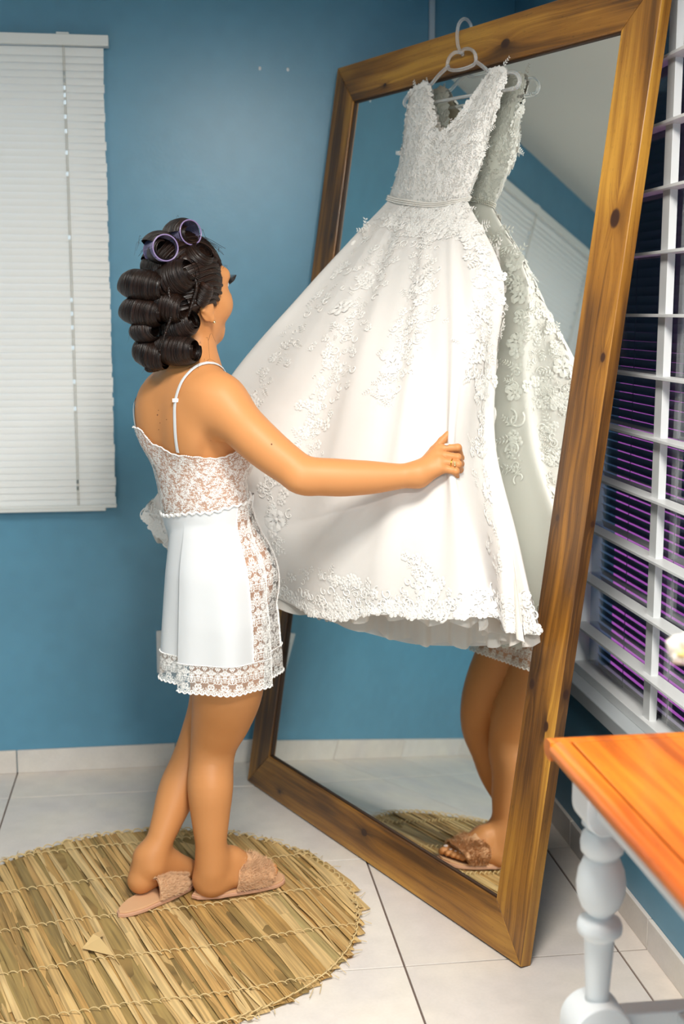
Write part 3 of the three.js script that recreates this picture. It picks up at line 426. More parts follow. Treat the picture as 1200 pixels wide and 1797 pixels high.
part('bodice', onDress(grid(160, 60, (u, v) => bodPt(u, v), (u, v) => [u * .75, v * .3], true)), bodMat, dress, 'lace bodice with deep neckline');
part('bodice_lining', onDress(grid(80, 24, (u, v) => bodPt(u, v * .96, -.006), (u, v) => [u, v], true)), liningMat, dress, 'cream lining');
{
  const rest = [], edge = [], rn = rng(404);
  for (let k = 0; k < 520; k++) { const u = rn(), v = Math.pow(rn(), .85), m = Math.floor(rn() * 10); rest.push(MOTIFS[m][1].clone().applyMatrix4(frameAt(bodPt, u, Math.min(.995, v), rn() * 6.28, .4 + rn() * .25, .0008))); }
  for (let k = 0; k < 150; k++) { const u = k / 150; edge.push(MOTIFS[Math.floor(rn() * 3)][1].clone().applyMatrix4(frameAt(bodPt, u, .985, rn() * 6, .38 + rn() * .2, .001))); }
  const e = part('bodice_embroidery', merge(rest), lace, dress, 'raised floral lace on the bodice'); e.userData.kind = 'stuff'; part('neckline_edging', merge(edge), lace, dress);
  const bead = new THREE.SphereGeometry(.0022, 6, 5), beads = []; for (let k = 0; k < 190; k++) for (let r = 0; r < 3; r++) { const p = bodPt((k + r * .33) / 190, .012 + r * .014, .004); beads.push(bead.clone().translate(p.x, p.y, p.z)); }
  part('beaded_belt', onDress(merge(beads)), phys({ color: '#e6e2da', roughness: .2, clearcoat: 1 }), dress, 'narrow beaded belt');
  const dots = []; for (let k = 0; k < 500; k++) { const p = bodPt(rn(), rn(), .003); dots.push(new THREE.SphereGeometry(.0013, 5, 4).translate(p.x, p.y, p.z)); } const d = part('bead_trim', onDress(merge(dots)), phys({ color: '#f0eee8', roughness: .15, clearcoat: 1 }), dress); d.userData.kind = 'stuff';
}

// ---------------------------------------------------------------- clear plastic hanger
{
  const o = PM(812, 92, .03), h = thing('clothes_hanger', 'clear plastic hanger hooked over the top of the mirror frame', 'hanger', o.toArray());
  const clear = phys({ color: '#ffffff', transmission: .78, thickness: .01, roughness: .12, ior: 1.49 }), at = g => inv(g, o.toArray()), L = l => l.map(([x, y, f]) => PM(x, y, f));
  part('hook', at(tube([...L([[812, 96, .012], [804, 82, .012], [802, 60, .012], [806, 40, .008], [816, 33, -.012], [825, 42, -.034], [829, 62, -.042], [828, 84, -.042]])], .0046, 40, 10)), clear, h);
  part('upper_loop', at(tube(L([[812, 92, .012], [798, 92, .02], [787, 104, .02], [785, 118, .02], [792, 123, .02], [822, 118, .02], [834, 110, .02], [834, 96, .025], [824, 86, .018], [812, 88, .012]]), .0046, 48, 10, true)), clear, h);
  part('arm', at(tube(L([[787, 116, .02], [770, 132, .02], [756, 148, .02], [735, 158, .018], [716, 168, .018], [709, 180, .018], [713, 187, .018], [722, 187, .018]]), .0052, 36, 10)), clear, h);
  part('arm', at(tube(L([[835, 108, .02], [846, 116, .02], [862, 128, .02], [885, 128, .02], [904, 128, .018], [912, 140, .018], [908, 152, .018], [898, 156, .018]]), .0052, 36, 10)), clear, h);
  part('trouser_bar', at(tube(L([[720, 187, .018], [770, 178, .018], [830, 167, .018], [900, 156, .018]]), .0046, 24, 10)), clear, h);
}

// ---------------------------------------------------------------- the person
// distance functions: tapered capsules and turned ellipsoids, joined smoothly, meshed with surface nets
const smin = (a, b, k) => { const h = Math.max(k - Math.abs(a - b), 0) / k; return Math.min(a, b) - h * h * k * .25; };
function cone(a, b, ra, rb) {
  const bx = b.x - a.x, by = b.y - a.y, bz = b.z - a.z, l2 = bx * bx + by * by + bz * bz, rr = ra - rb, a2 = l2 - rr * rr, il2 = 1 / l2;
  return (x, y, z) => {
    const px = x - a.x, py = y - a.y, pz = z - a.z, Y = px * bx + py * by + pz * bz, Z = Y - l2; const qx = px * l2 - bx * Y, qy = py * l2 - by * Y, qz = pz * l2 - bz * Y, x2 = qx * qx + qy * qy + qz * qz, y2 = Y * Y * l2, z2 = Z * Z * l2, k = Math.sign(rr) * rr * rr * x2;
    if (Math.sign(Z) * a2 * z2 > k) return Math.sqrt(x2 + z2) * il2 - rb; if (Math.sign(Y) * a2 * y2 < k) return Math.sqrt(x2 + y2) * il2 - ra; return (Math.sqrt(x2 * a2 * il2) + Y * rr) * il2 - ra;
  };
}
function ell(c, r, X, Y, Z) {   // centre, radii along the axes X, Y, Z
  return (x, y, z) => { const dx = x - c.x, dy = y - c.y, dz = z - c.z, a = (dx * X.x + dy * X.y + dz * X.z) / r[0], b = (dx * Y.x + dy * Y.y + dz * Y.z) / r[1], d = (dx * Z.x + dy * Z.y + dz * Z.z) / r[2]; const k0 = Math.sqrt(a * a + b * b + d * d), k1 = Math.sqrt(a * a / r[0] ** 2 + b * b / r[1] ** 2 + d * d / r[2] ** 2); return k1 < 1e-9 ? -Math.min(...r) : k0 * (k0 - 1) / k1; };
}
const blend = (list, k) => (x, y, z) => { let d = list[0](x, y, z); for (let i = 1; i < list.length; i++) d = smin(d, list[i](x, y, z), k); return d; };
const chain = (pts, k = .012) => { const l = []; for (let i = 0; i + 1 < pts.length; i++) l.push(cone(pts[i].p, pts[i + 1].p, pts[i].r, pts[i + 1].r)); return blend(l, k); };
function surfaceNets(f, lo, hi, cell, skip) {
  const nx = Math.ceil((hi.x - lo.x) / cell) + 1, ny = Math.ceil((hi.y - lo.y) / cell) + 1, nz = Math.ceil((hi.z - lo.z) / cell) + 1, val = new Float32Array(nx * ny * nz).fill(9), B = 4;
  for (let k = 0; k < nz; k += B) for (let j = 0; j < ny; j += B) for (let i = 0; i < nx; i += B) {   // skip blocks far from the surface
    const h = B / 2 * cell, d = f(lo.x + i * cell + h, lo.y + j * cell + h, lo.z + k * cell + h); const far = Math.abs(d) > B * cell * 1.6;
    for (let c = k; c < Math.min(nz, k + B); c++) for (let b = j; b < Math.min(ny, j + B); b++) for (let a = i; a < Math.min(nx, i + B); a++) val[(c * ny + b) * nx + a] = far ? d : f(lo.x + a * cell, lo.y + b * cell, lo.z + c * cell);
  }
  const id = new Int32Array(nx * ny * nz).fill(-1), pos = [], nor = [], idx = [], at = (a, b, c) => (c * ny + b) * nx + a;
  for (let c = 0; c + 1 < nz; c++) for (let b = 0; b + 1 < ny; b++) for (let a = 0; a + 1 < nx; a++) {
    let m = 0; for (let q = 0; q < 8; q++) if (val[at(a + (q & 1), b + (q >> 1 & 1), c + (q >> 2))] < 0) m |= 1 << q;
    if (m === 0 || m === 255) continue;
    let sx = 0, sy = 0, sz = 0, n = 0;
    for (const [p, q] of [[0, 1], [2, 3], [4, 5], [6, 7], [0, 2], [1, 3], [4, 6], [5, 7], [0, 4], [1, 5], [2, 6], [3, 7]]) { if ((m >> p & 1) === (m >> q & 1)) continue; const v0 = val[at(a + (p & 1), b + (p >> 1 & 1), c + (p >> 2))], v1 = val[at(a + (q & 1), b + (q >> 1 & 1), c + (q >> 2))], t = v0 / (v0 - v1); sx += lerp(p & 1, q & 1, t); sy += lerp(p >> 1 & 1, q >> 1 & 1, t); sz += lerp(p >> 2, q >> 2, t); n++; }
    const x = lo.x + (a + sx / n) * cell, y = lo.y + (b + sy / n) * cell, z = lo.z + (c + sz / n) * cell; id[at(a, b, c)] = pos.length / 3; pos.push(x, y, z);
    const e = cell * .35, gx = f(x + e, y, z) - f(x - e, y, z), gy = f(x, y + e, z) - f(x, y - e, z), gz = f(x, y, z + e) - f(x, y, z - e), l = Math.hypot(gx, gy, gz) || 1; nor.push(gx / l, gy / l, gz / l);
  }
  const quad = (a, b, c, d, flip) => { if (a < 0 || b < 0 || c < 0 || d < 0) return; if (skip && [a, b, c, d].every(q => skip(pos[q * 3], pos[q * 3 + 1], pos[q * 3 + 2]))) return; flip ? idx.push(a, c, b, b, c, d) : idx.push(a, b, c, b, d, c); };
  for (let c = 1; c + 1 < nz; c++) for (let b = 1; b + 1 < ny; b++) for (let a = 1; a + 1 < nx; a++) {
    const s = val[at(a, b, c)] < 0;
    if (s !== val[at(a + 1, b, c)] < 0) quad(id[at(a, b - 1, c - 1)], id[at(a, b, c - 1)], id[at(a, b - 1, c)], id[at(a, b, c)], !s);
    if (s !== val[at(a, b + 1, c)] < 0) quad(id[at(a - 1, b, c - 1)], id[at(a, b, c - 1)], id[at(a - 1, b, c)], id[at(a, b, c)], s);
    if (s !== val[at(a, b, c + 1)] < 0) quad(id[at(a - 1, b - 1, c)], id[at(a, b - 1, c)], id[at(a - 1, b, c)], id[at(a, b, c)], !s);
  }
  const g = new THREE.BufferGeometry(); g.setAttribute('position', new THREE.Float32BufferAttribute(pos, 3)); g.setAttribute('normal', new THREE.Float32BufferAttribute(nor, 3)); g.setAttribute('uv', new THREE.Float32BufferAttribute(new Float32Array(pos.length / 3 * 2), 2)); g.setIndex(idx); return g;
}
function limb(pts, sub = 5) {   // smooth tapered limb through the joints, without swelling at them
  const c = new THREE.CatmullRomCurve3(pts.map(q => q.p), false, 'centripetal'), n = (pts.length - 1) * sub, Q = [];
  for (let i = 0; i <= n; i++) { const t = i / sub, a = Math.min(pts.length - 2, Math.floor(t)), f = t - a, r = k => pts[clamp(k, 0, pts.length - 1)].r, r0 = r(a - 1), r1 = r(a), r2 = r(a + 1), r3 = r(a + 2); Q.push({ p: c.getPoint(i / n), r: r1 + .5 * f * (r2 - r0 + f * (2 * r0 - 5 * r1 + 4 * r2 - r3 + f * (3 * (r1 - r2) + r3 - r0))) }); }
  const l = []; let lo = V(9, 9, 9), hi = V(-9, -9, -9); for (let i = 0; i < n; i++) l.push(cone(Q[i].p, Q[i + 1].p, Q[i].r, Q[i + 1].r)); Q.forEach(q => { lo.min(q.p.clone().subScalar(q.r)); hi.max(q.p.clone().addScalar(q.r)); });
  return (x, y, z) => { const dx = Math.max(lo.x - x, 0, x - hi.x), dy = Math.max(lo.y - y, 0, y - hi.y), dz = Math.max(lo.z - z, 0, z - hi.z), o = Math.hypot(dx, dy, dz); if (o > .08) return o; let d = 9; for (const f of l) { const e = f(x, y, z); if (e < d) d = e; } return d; };
}
const J = (px, py, z, r) => ({ p: PZ(px, py, z), r }), WJ = (x, y, z, r) => ({ p: V(x, y, z), r });
const UP = V(0, 1, 0), BF = V(.82, 0, -.572).normalize(), BR = V(.572, 0, .82).normalize();
const bodyEll = (px, py, z, r, sh = [0, 0, 0]) => { const c = PZ(px, py, z).addScaledVector(BR, sh[0]).addScaledVector(UP, sh[1]).addScaledVector(BF, sh[2]); return ell(c, r, BR, UP, BF); };
const torso = blend([
  bodyEll(336, 750, -2.955, [.122, .15, .088]), bodyEll(352, 845, -2.955, [.112, .13, .08]), bodyEll(366, 905, -2.96, [.108, .11, .082]), bodyEll(392, 1000, -2.97, [.134, .13, .1]),
  bodyEll(388, 1010, -2.97, [.062, .07, .06], [.06, 0, -.045]), bodyEll(392, 1010, -2.97, [.055, .07, .055], [-.045, 0, -.04]),
  bodyEll(340, 780, -2.955, [.055, .055, .05], [.065, 0, .075]), bodyEll(340, 780, -2.955, [.055, .055, .05], [-.065, 0, .075]),
  bodyEll(334, 730, -2.955, [.055, .08, .03], [.07, 0, -.06]), bodyEll(334, 730, -2.955, [.055, .08, .03], [-.07, 0, -.06]),
  chain([J(285, 702, -3.07, .040), J(336, 690, -2.955, .058), J(388, 708, -2.84, .047)]), chain([J(338, 642, -2.955, .042), J(368, 684, -2.86, .040)]), chain([J(334, 642, -2.96, .042), J(292, 680, -3.04, .038)]),
  chain([J(334, 690, -2.95, .055), J(338, 640, -2.953, .043), J(344, 585, -2.955, .043)]),
], .045);
const armR = limb([J(392, 710, -2.835, .051), J(444, 766, -2.785, .050), J(500, 812, -2.755, .0445), J(534, 832, -2.74, .0415), J(590, 838, -2.735, .042), J(650, 838, -2.73, .037), J(700, 836, -2.722, .0285), J(731, 833, -2.718, .0245)]);
const elbowR = cone(PZ(524, 843, -2.725), PZ(535, 845, -2.73), .022, .022);
const armL = limb([J(284, 704, -3.07, .042), J(300, 760, -3.12, .042), J(328, 812, -3.16, .037), J(352, 826, -3.13, .035), J(380, 850, -3.13, .026)]);
const legR = limb([J(402, 1030, -2.95, .088), J(401, 1130, -2.955, .089), J(400, 1205, -2.965, .086), J(389, 1258, -3.0, .074), J(376, 1303, -3.02, .0585), J(371, 1340, -3.015, .055), J(369, 1380, -2.99, .0565), J(369, 1430, -2.98, .048), J(370, 1485, -2.968, .0375), J(371, 1525, -2.966, .034), J(372, 1550, -2.968, .032)]);
const legL = limb([J(392, 1030, -3.03, .084), J(388, 1150, -3.09, .08), J(376, 1230, -3.125, .064), J(353, 1290, -3.13, .053), J(332, 1340, -3.10, .049), J(313, 1385, -3.07, .050), J(293, 1440, -3.03, .039), J(275, 1490, -2.997, .0305), J(269, 1515, -2.99, .030)]);
// hands
const finger = l => chain(l.map(q => J(...q)), .004);
const palmR = blend([...[[769, 788, -2.735], [769, 798, -2.722], [770, 809, -2.708], [773, 821, -2.702]].map(q => cone(PZ(734, 832, -2.719), PZ(...q), .0195, .0112)), cone(PZ(736, 836, -2.712), PZ(768, 824, -2.705), .017, .011)], .014);
const fingersR = [
  finger([[768, 788, -2.735, .0105], [803, 786, -2.722, .0088], [808, 803, -2.745, .0080], [802, 811, -2.765, .0072]]), finger([[769, 798, -2.722, .0105], [803, 803, -2.704, .0088], [808, 814, -2.728, .0080], [800, 818, -2.748, .0072]]),
  finger([[770, 809, -2.708, .010], [804, 815, -2.692, .0085], [807, 824, -2.715, .0077], [799, 826, -2.735, .0070]]), finger([[773, 821, -2.702, .0095], [800, 827, -2.69, .0078], [800, 836, -2.708, .0070], [793, 836, -2.724, .0064]]),
  finger([[744, 815, -2.735, .0145], [762, 791, -2.752, .0112], [776, 774, -2.757, .0094], [786, 762, -2.757, .0076]]),
];
const handL = (() => { const w = PZ(380, 850, -3.13), dx = V(.8, -.35, -.3).normalize(), dz = V(.2, .75, -.4).cross(dx).normalize(), dy = dx.clone().cross(dz), q = (a, b, c) => w.clone().addScaledVector(dx, a).addScaledVector(dy, b).addScaledVector(dz, c); const l = []; const palm = blend([-.027, -.009, .009, .026].map(s => cone(q(0, s * .4, 0), q(.085, s, 0), .018, .011)), .014); for (const [s, L] of [[-.027, .036], [-.009, .042], [.009, .039], [.026, .03]]) l.push(chain([{ p: q(.085, s, 0), r: .0098 }, { p: q(.085 + L * .8, s, .018), r: .0084 }, { p: q(.085 + L * .6, s, .04), r: .0076 }, { p: q(.085, s, .044), r: .0068 }], .004)); l.push(chain([{ p: q(.02, -.028, .008), r: .013 }, { p: q(.055, -.05, .02), r: .010 }, { p: q(.085, -.045, .03), r: .0078 }], .004)); return { palm, l }; })();
// feet stand in a frame of their own: forward f, inner side s
function foot(o, f, lift, inner) {
  const s = V(f.z, 0, -f.x).normalize().multiplyScalar(inner), q = (a, b, c) => o.clone().addScaledVector(f, a).addScaledVector(UP, b).addScaledVector(s, c);
  const h = lift, base = blend([chain([{ p: q(.0, .03 + h, 0), r: .0285 - h * .03 }, { p: q(.045, .036 + h * .75, 0), r: .027 }, { p: q(.09, .038 + h * .35, .004), r: .026 }, { p: q(.14, .023, .018), r: .0215 }], .02), chain([{ p: q(.03, .025 + h * .8, -.012), r: .022 }, { p: q(.09, .022 + h * .35, -.018), r: .019 }, { p: q(.135, .017, -.022), r: .0165 }], .02), chain([{ p: q(.02 + h * .22, .085 + h, 0), r: .031 - h * .06 }, { p: q(.07, .065 + h * .6 - Math.min(h, .05) * .3, .004), r: .027 - Math.min(h, .05) * .1 }, { p: q(.12, .036, .008), r: .02 }], .03), cone(q(.0, .03 + h, 0), q(.018 + h * .2, .08 + h, 0), .0275 - h * .03, .029 - h * .05), cone(q(.015, .06 + h, .026), q(.016, .062 + h, .028), .010, .010), cone(q(.005, .055 + h, -.026), q(.006, .056 + h, -.027), .010, .010)], .022);
  const toes = [[.024, .052, .0125], [.005, .05, .0088], [-.009, .042, .0082], [-.021, .033, .0078], [-.032, .024, .0076]].map(([c, L, r]) => chain([{ p: q(.14, .016, c * .9), r: r * 1.05 }, { p: q(.14 + L * .6, .018, c), r }, { p: q(.14 + L, .011, c), r: r * .82 }], .004));
  return { base, toes, q, s };
}
const RFo = V(.066, .025, -2.975), RFf = V(.945, 0, -.327).normalize(), footR = foot(RFo, RFf, 0, 1);
const LH = PZ(247, 1545, -2.985), LFf = V(.83, 0, -.557).normalize(), LFo = V(LH.x, .026, LH.z), footL = foot(LFo, LFf, LH.y - .055, -1);
// head
const HF = V(.825, .11, -.555).normalize(), HR = HF.clone().cross(V(-.02, 1, .05)).normalize(), HU = HR.clone().cross(HF).normalize(), HC = PZ(331, 514, -2.955);
const hq = (a, b, c) => HC.clone().addScaledVector(HR, a).addScaledVector(HU, b).addScaledVector(HF, c), hell = (a, b, c, r) => ell(hq(a, b, c), r, HR, HU, HF), hcone = (a, b, ra, rb) => cone(hq(...a), hq(...b), ra, rb);
const faceAdd = blend([hell(0, .03, -.012, [.074, .092, .092]), hell(0, -.02, .034, [.06, .085, .06]), hcone([.046, -.06, .0], [.012, -.1, .056], .02, .015), hcone([-.046, -.06, 0], [-.012, -.1, .056], .02, .015), hcone([0, -.1, .057], [0, -.088, .064], .017, .016), hell(.034, -.032, .06, [.028, .03, .028]), hell(-.034, -.032, .06, [.028, .03, .028]), hcone([-.034, .034, .078], [.034, .034, .078], .013, .013)], .028);
const noseF = blend([hcone([0, .014, .09], [0, -.02, .109], .008, .0105), hcone([.011, -.026, .097], [-.011, -.026, .097], .008, .008)], .01);
const lipsF = blend([hell(0, -.053, .086, [.023, .007, .010]), hell(0, -.064, .083, [.019, .0075, .010])], .004);
const earOf = s => blend([hell(s * .077, -.032, -.008, [.007, .03, .019]), chain([[.078, -.055, .002], [.083, -.035, -.022], [.084, -.01, -.02], [.081, .0, -.004], [.078, -.012, .006]].map(q => ({ p: hq(s * q[0], q[1], q[2]), r: .0042 })), .004), hell(s * .078, -.058, .004, [.005, .009, .007])], .006);
const ears = [earOf(1), earOf(-1)], socket = [hell(.031, .012, .098, [.017, .011, .014]), hell(-.031, .012, .098, [.017, .011, .014])];
const headF = (x, y, z) => { let d = smin(faceAdd(x, y, z), noseF(x, y, z), .012); d = smin(d, lipsF(x, y, z), .006); for (const e of ears) d = smin(d, e(x, y, z), .006); for (const s of socket) d = -smin(-d, s(x, y, z), .01); return d; };
const armRF = (x, y, z) => smin(armR(x, y, z), elbowR(x, y, z), .03);
const near = (c, r) => (x, y, z) => (x - c.x) ** 2 + (y - c.y) ** 2 + (z - c.z) ** 2 < r * r;
const handC = PZ(770, 805, -2.72), nearHandR = near(handC, .16), nearHandL = near(PZ(405, 860, -3.13), .15), nearHead = near(HC, .24), nearFR = near(V(.15, .05, -3.0), .24), nearFL = near(LFo.clone().addScaledVector(LFf, .09), .26);
function bodyF(x, y, z) {
  const T = torso(x, y, z); let d = smin(T, armRF(x, y, z), .05); d = Math.min(d, smin(T, armL(x, y, z), .05));
  let r = legR(x, y, z), l = legL(x, y, z); if (nearFR(x, y, z)) { r = smin(r, footR.base(x, y, z), .03); for (const t of footR.toes) r = smin(r, t(x, y, z), .006); } if (nearFL(x, y, z)) { l = smin(l, footL.base(x, y, z), .03); for (const t of footL.toes) l = smin(l, t(x, y, z), .006); }
  d = Math.min(smin(d, r, .045), smin(d, l, .045));
  if (nearHandR(x, y, z)) { const p = smin(d, palmR(x, y, z), .022); d = p; for (const g of fingersR) d = Math.min(d, smin(p, g(x, y, z), .006)); }
  if (nearHandL(x, y, z)) { const p = smin(d, handL.palm(x, y, z), .02); d = p; for (const g of handL.l) d = Math.min(d, smin(p, g(x, y, z), .006)); }
  if (nearHead(x, y, z)) d = smin(d, headF(x, y, z), .022);
  return d;
}
const clothF = (x, y, z) => Math.min(smin(torso(x, y, z), legR(x, y, z), .045), smin(torso(x, y, z), legL(x, y, z), .045));
const gradOf = (f, p, e = .004) => V(f(p.x + e, p.y, p.z) - f(p.x - e, p.y, p.z), f(p.x, p.y + e, p.z) - f(p.x, p.y - e, p.z), f(p.x, p.y, p.z + e) - f(p.x, p.y, p.z - e)).normalize();
const snap = (f, p, d) => { for (let i = 0; i < 5; i++) p.addScaledVector(gradOf(f, p), d - f(p.x, p.y, p.z)); return p; };
const PERS = [.1, 0, -2.98], person = thing('person', 'person seen from behind in a white lace chemise, holding the gown', 'person', PERS), onP = g => inv(g, PERS);
const skin = phys({ color: '#cc8c56', roughness: .48, sheen: .15, sheenRoughness: .5, specularIntensity: .6 });
{
  const bx = [[HC.clone().add(V(-.16, -.135, -.16)), HC.clone().add(V(.16, .16, .16)), .0036], [handC.clone().add(V(-.075, -.07, -.07)), handC.clone().add(V(.075, .07, .07)), .0021], [V(.02, .015, -3.12), V(.32, .12, -2.9), .0036], [V(LH.x - .06, .015, -3.17), V(LH.x + .24, .17, -2.92), .0036]];
  const inAny = (x, y, z, m) => bx.some(([a, b]) => x > a.x + m && x < b.x - m && y > a.y + m && y < b.y - m && z > a.z + m && z < b.z - m);
  const geos = [surfaceNets(bodyF, V(-.22, .0, -3.36), V(.72, 1.45, -2.62), .0078, (x, y, z) => inAny(x, y, z, .004)), ...bx.map(([a, b, c]) => surfaceNets(bodyF, a, b, c))];
  part('body', onP(mergeGeometries(geos.map(g => plain(g)))), skin, person, 'tanned skin');
}
// small marks on the skin, eyes, brows, lashes, lips, nails
{
  const mole = std({ color: '#6b3f25', roughness: .6 }), put = (px, py, z, r) => { const p = snap(bodyF, PZ(px, py, z), .0002); part('mole', onP(new THREE.SphereGeometry(r, 8, 6).translate(p.x, p.y, p.z)), mole, person); };
  [[273, 728, -2.9, .0017], [276, 720, -2.9, .001], [290, 742, -2.9, .001], [312, 736, -2.88, .001], [279, 754, -2.9, .001], [476, 781, -2.73, .0017], [364, 761, -2.85, .0011]].forEach(q => put(...q));
  for (const s of [1, -1]) {
    const e = part('eye', onP(new THREE.SphereGeometry(.0115, 16, 12).applyMatrix4(new THREE.Matrix4().setPosition(hq(s * .031, .012, .0785)))), std({ color: '#f1ece6', roughness: .2 }), person);
    part('iris', onP(new THREE.SphereGeometry(.0055, 12, 8).applyMatrix4(new THREE.Matrix4().setPosition(hq(s * .031, .013, .0858)))), std({ color: '#2a1a10', roughness: .2 }), e);
    const lash = []; for (let i = 0; i < 22; i++) { const t = (i / 21 - .5) * 2, a = hq(s * .031 + t * .0155, .0165 - t * t * .004, .089 - t * t * .006), b = hq(s * .031 + t * .021, .023 - t * t * .002, .100 - t * t * .006), c = hq(s * .031 + t * .024, .032, .105 - t * t * .006); lash.push(taperTube([a, b, c], k => .0011 * (1 - k * .75), 6, 4)); }
    part('eyelashes', onP(merge(lash)), std({ color: '#0c0808', roughness: .5 }), person, 'thick black lashes');
    part('eyebrow', onP(taperTube([hq(s * .013, .034, .0905), hq(s * .03, .041, .087), hq(s * .048, .036, .075)], t => .0028 * (1 - .6 * t), 12, 6)), std({ color: '#2a1810', roughness: .8 }), person);
  }
  const lipM = std({ color: '#b8645a', roughness: .4 });
  for (const y of [-.0535, -.0635]) part('lip', onP(taperTube([hq(-.02, -.057, .086), hq(-.009, y + .001, .0945), hq(0, y, .0958), hq(.009, y + .001, .0945), hq(.02, -.057, .086)], t => .0012 + .0028 * Math.sin(Math.PI * t), 20, 8)), lipM, person);
  const nail = phys({ color: '#f2d9cf', roughness: .2, clearcoat: 1 });
  for (const f of [footR, footL]) [[.024, .052, .0065], [.005, .05, .0045], [-.009, .042, .0042], [-.021, .033, .004], [-.032, .024, .0038]].forEach(([c, L, w]) => { const p = snap(bodyF, f.q(.14 + L * .86, .03, c), .0006), n = gradOf(bodyF, p); const g = new THREE.SphereGeometry(w, 10, 6).scale(1, .16, 1.1); g.applyQuaternion(new THREE.Quaternion().setFromUnitVectors(UP, n)); part('toenail', onP(g.translate(p.x, p.y, p.z)), nail, person); });
  { const p = snap(bodyF, PZ(784, 760, -2.72), .0004), n = gradOf(bodyF, p), g = new THREE.SphereGeometry(.0055, 10, 6).scale(1, .15, 1.25); g.applyQuaternion(new THREE.Quaternion().setFromUnitVectors(UP, n)); part('fingernail', onP(g.translate(p.x, p.y, p.z)), nail, person); }
  { const a = PZ(770, 809, -2.708), b = PZ(804, 815, -2.692), d = b.clone().sub(a).normalize(), c = a.clone().lerp(b, .66), q = new THREE.Quaternion().setFromUnitVectors(V(0, 0, 1), d), gold = std({ color: '#e0b04a', metalness: 1, roughness: .2 }); const ring = part('finger_ring', onP(new THREE.TorusGeometry(.0096, .0013, 10, 28).applyQuaternion(q).translate(c.x, c.y, c.z)), gold, person, 'gold ring with small stones'); for (let i = -1; i <= 1; i++) { const t = snap(bodyF, c.clone().add(V(.001, .002 - i * .0045, .02)), .0022); part('stone', onP(new THREE.OctahedronGeometry(.0022, 1).translate(t.x, t.y, t.z)), std({ color: '#d9cf9a', metalness: .6, roughness: .1 }), ring); } }
  { const p = hq(.084, -.064, .004); part('earring', onP(new THREE.SphereGeometry(.0035, 10, 8).translate(p.x, p.y, p.z)), std({ color: '#e7d3a1', metalness: .8, roughness: .2 }), person, 'small gold ear stud'); }
}

// ---------------------------------------------------------------- lace chemise
const laceMap = (kind) => {   // white thread on black net; read as opacity
  const n = 512, cv = document.createElement('canvas'); cv.width = cv.height = n; const c = cv.getContext('2d'); c.fillStyle = '#000'; c.fillRect(0, 0, n, n);
  c.strokeStyle = kind ? '#a0a0a0' : '#7c7c7c'; c.lineWidth = 3; for (let i = -n; i < n * 2; i += 21.333) { c.beginPath(); c.moveTo(i, 0); c.lineTo(i + n, n); c.stroke(); c.beginPath(); c.moveTo(i, n); c.lineTo(i + n, 0); c.stroke(); }
  const rn = rng(kind * 7 + 3); c.strokeStyle = '#fff'; c.fillStyle = '#fff'; c.lineCap = 'round';
  const wrap = f => { for (const dx of [-n, 0, n]) for (const dy of [-n, 0, n]) { c.save(); c.translate(dx, dy); f(); c.restore(); } };
  const oval = (x, y, a, b, w) => wrap(() => { c.lineWidth = w; c.beginPath(); c.ellipse(x, y, a, b, 0, 0, 6.2832); c.stroke(); });
  const eye = (x, y) => { oval(x, y, 50, 26, 9); oval(x, y, 17, 15, 9); wrap(() => { c.beginPath(); c.arc(x, y, 6, 0, 6.29); c.fill(); }); for (let k = 0; k < 10; k++) { const a = k / 10 * 6.2832; wrap(() => { c.lineWidth = 7; c.beginPath(); c.arc(x + Math.cos(a) * 66, y + Math.sin(a) * 44, 11, a + 1, a + 5.2); c.stroke(); }); } };
  if (kind === 0) { for (let i = 0; i < 2; i++) for (let j = 0; j < 2; j++) eye(128 + i * 256, 128 + j * 256); for (let i = 0; i < 2; i++) for (let j = 0; j < 2; j++) oval(i * 256, j * 256, 26, 26, 10); }
  for (let k = 0; k < (kind === 0 ? 40 : 190); k++) { const x0 = rn() * (kind ? n : 128), y = rn() * n, r = 9 + rn() * 13, a0 = rn() * 6.28, lw = 6 + rn() * 3; for (const [x, f] of kind ? [[x0, 1]] : [[x0, 1], [256 - x0, -1], [256 + x0, 1], [512 - x0, -1]]) wrap(() => { c.save(); c.translate(x, y); c.scale(f, 1); c.lineWidth = lw; c.beginPath(); c.arc(0, 0, r, a0, a0 + 3.9); c.stroke(); c.beginPath(); c.arc(Math.cos(a0) * r * 1.8, Math.sin(a0) * r * 1.8, r * .8, a0 + 3.1, a0 + 5.6); c.stroke(); c.restore(); }); }
  for (let k = 0; k < (kind ? 26 : 0); k++) { const x = rn() * n, y = rn() * n, r = 7 + rn() * 4; for (let p = 0; p < 5; p++) { const a = p / 5 * 6.283; wrap(() => { c.beginPath(); c.ellipse(x + Math.cos(a) * r, y + Math.sin(a) * r, r * .75, r * .45, a, 0, 6.29); c.fill(); }); } }
  const t = new THREE.CanvasTexture(cv); t.wrapS = t.wrapT = THREE.RepeatWrapping; return t;
};
const laceA = laceMap(0), laceB = laceMap(1);
const laceMat = (t, rx, ry) => std({ color: '#f6f4f0', roughness: .7, alphaMap: rep(t, rx, ry), transparent: true, side: THREE.DoubleSide });
const satin = phys({ color: '#dbdcdd', roughness: .38, sheen: .3, sheenRoughness: .4, side: THREE.DoubleSide });
const laceBody = laceMat(laceB, 1 / .062, 1 / .062), laceHem = laceMat(laceA, 1 / .062, 1 / .062), trimMat = std({ color: '#f6f4f1', roughness: .65, side: THREE.DoubleSide });
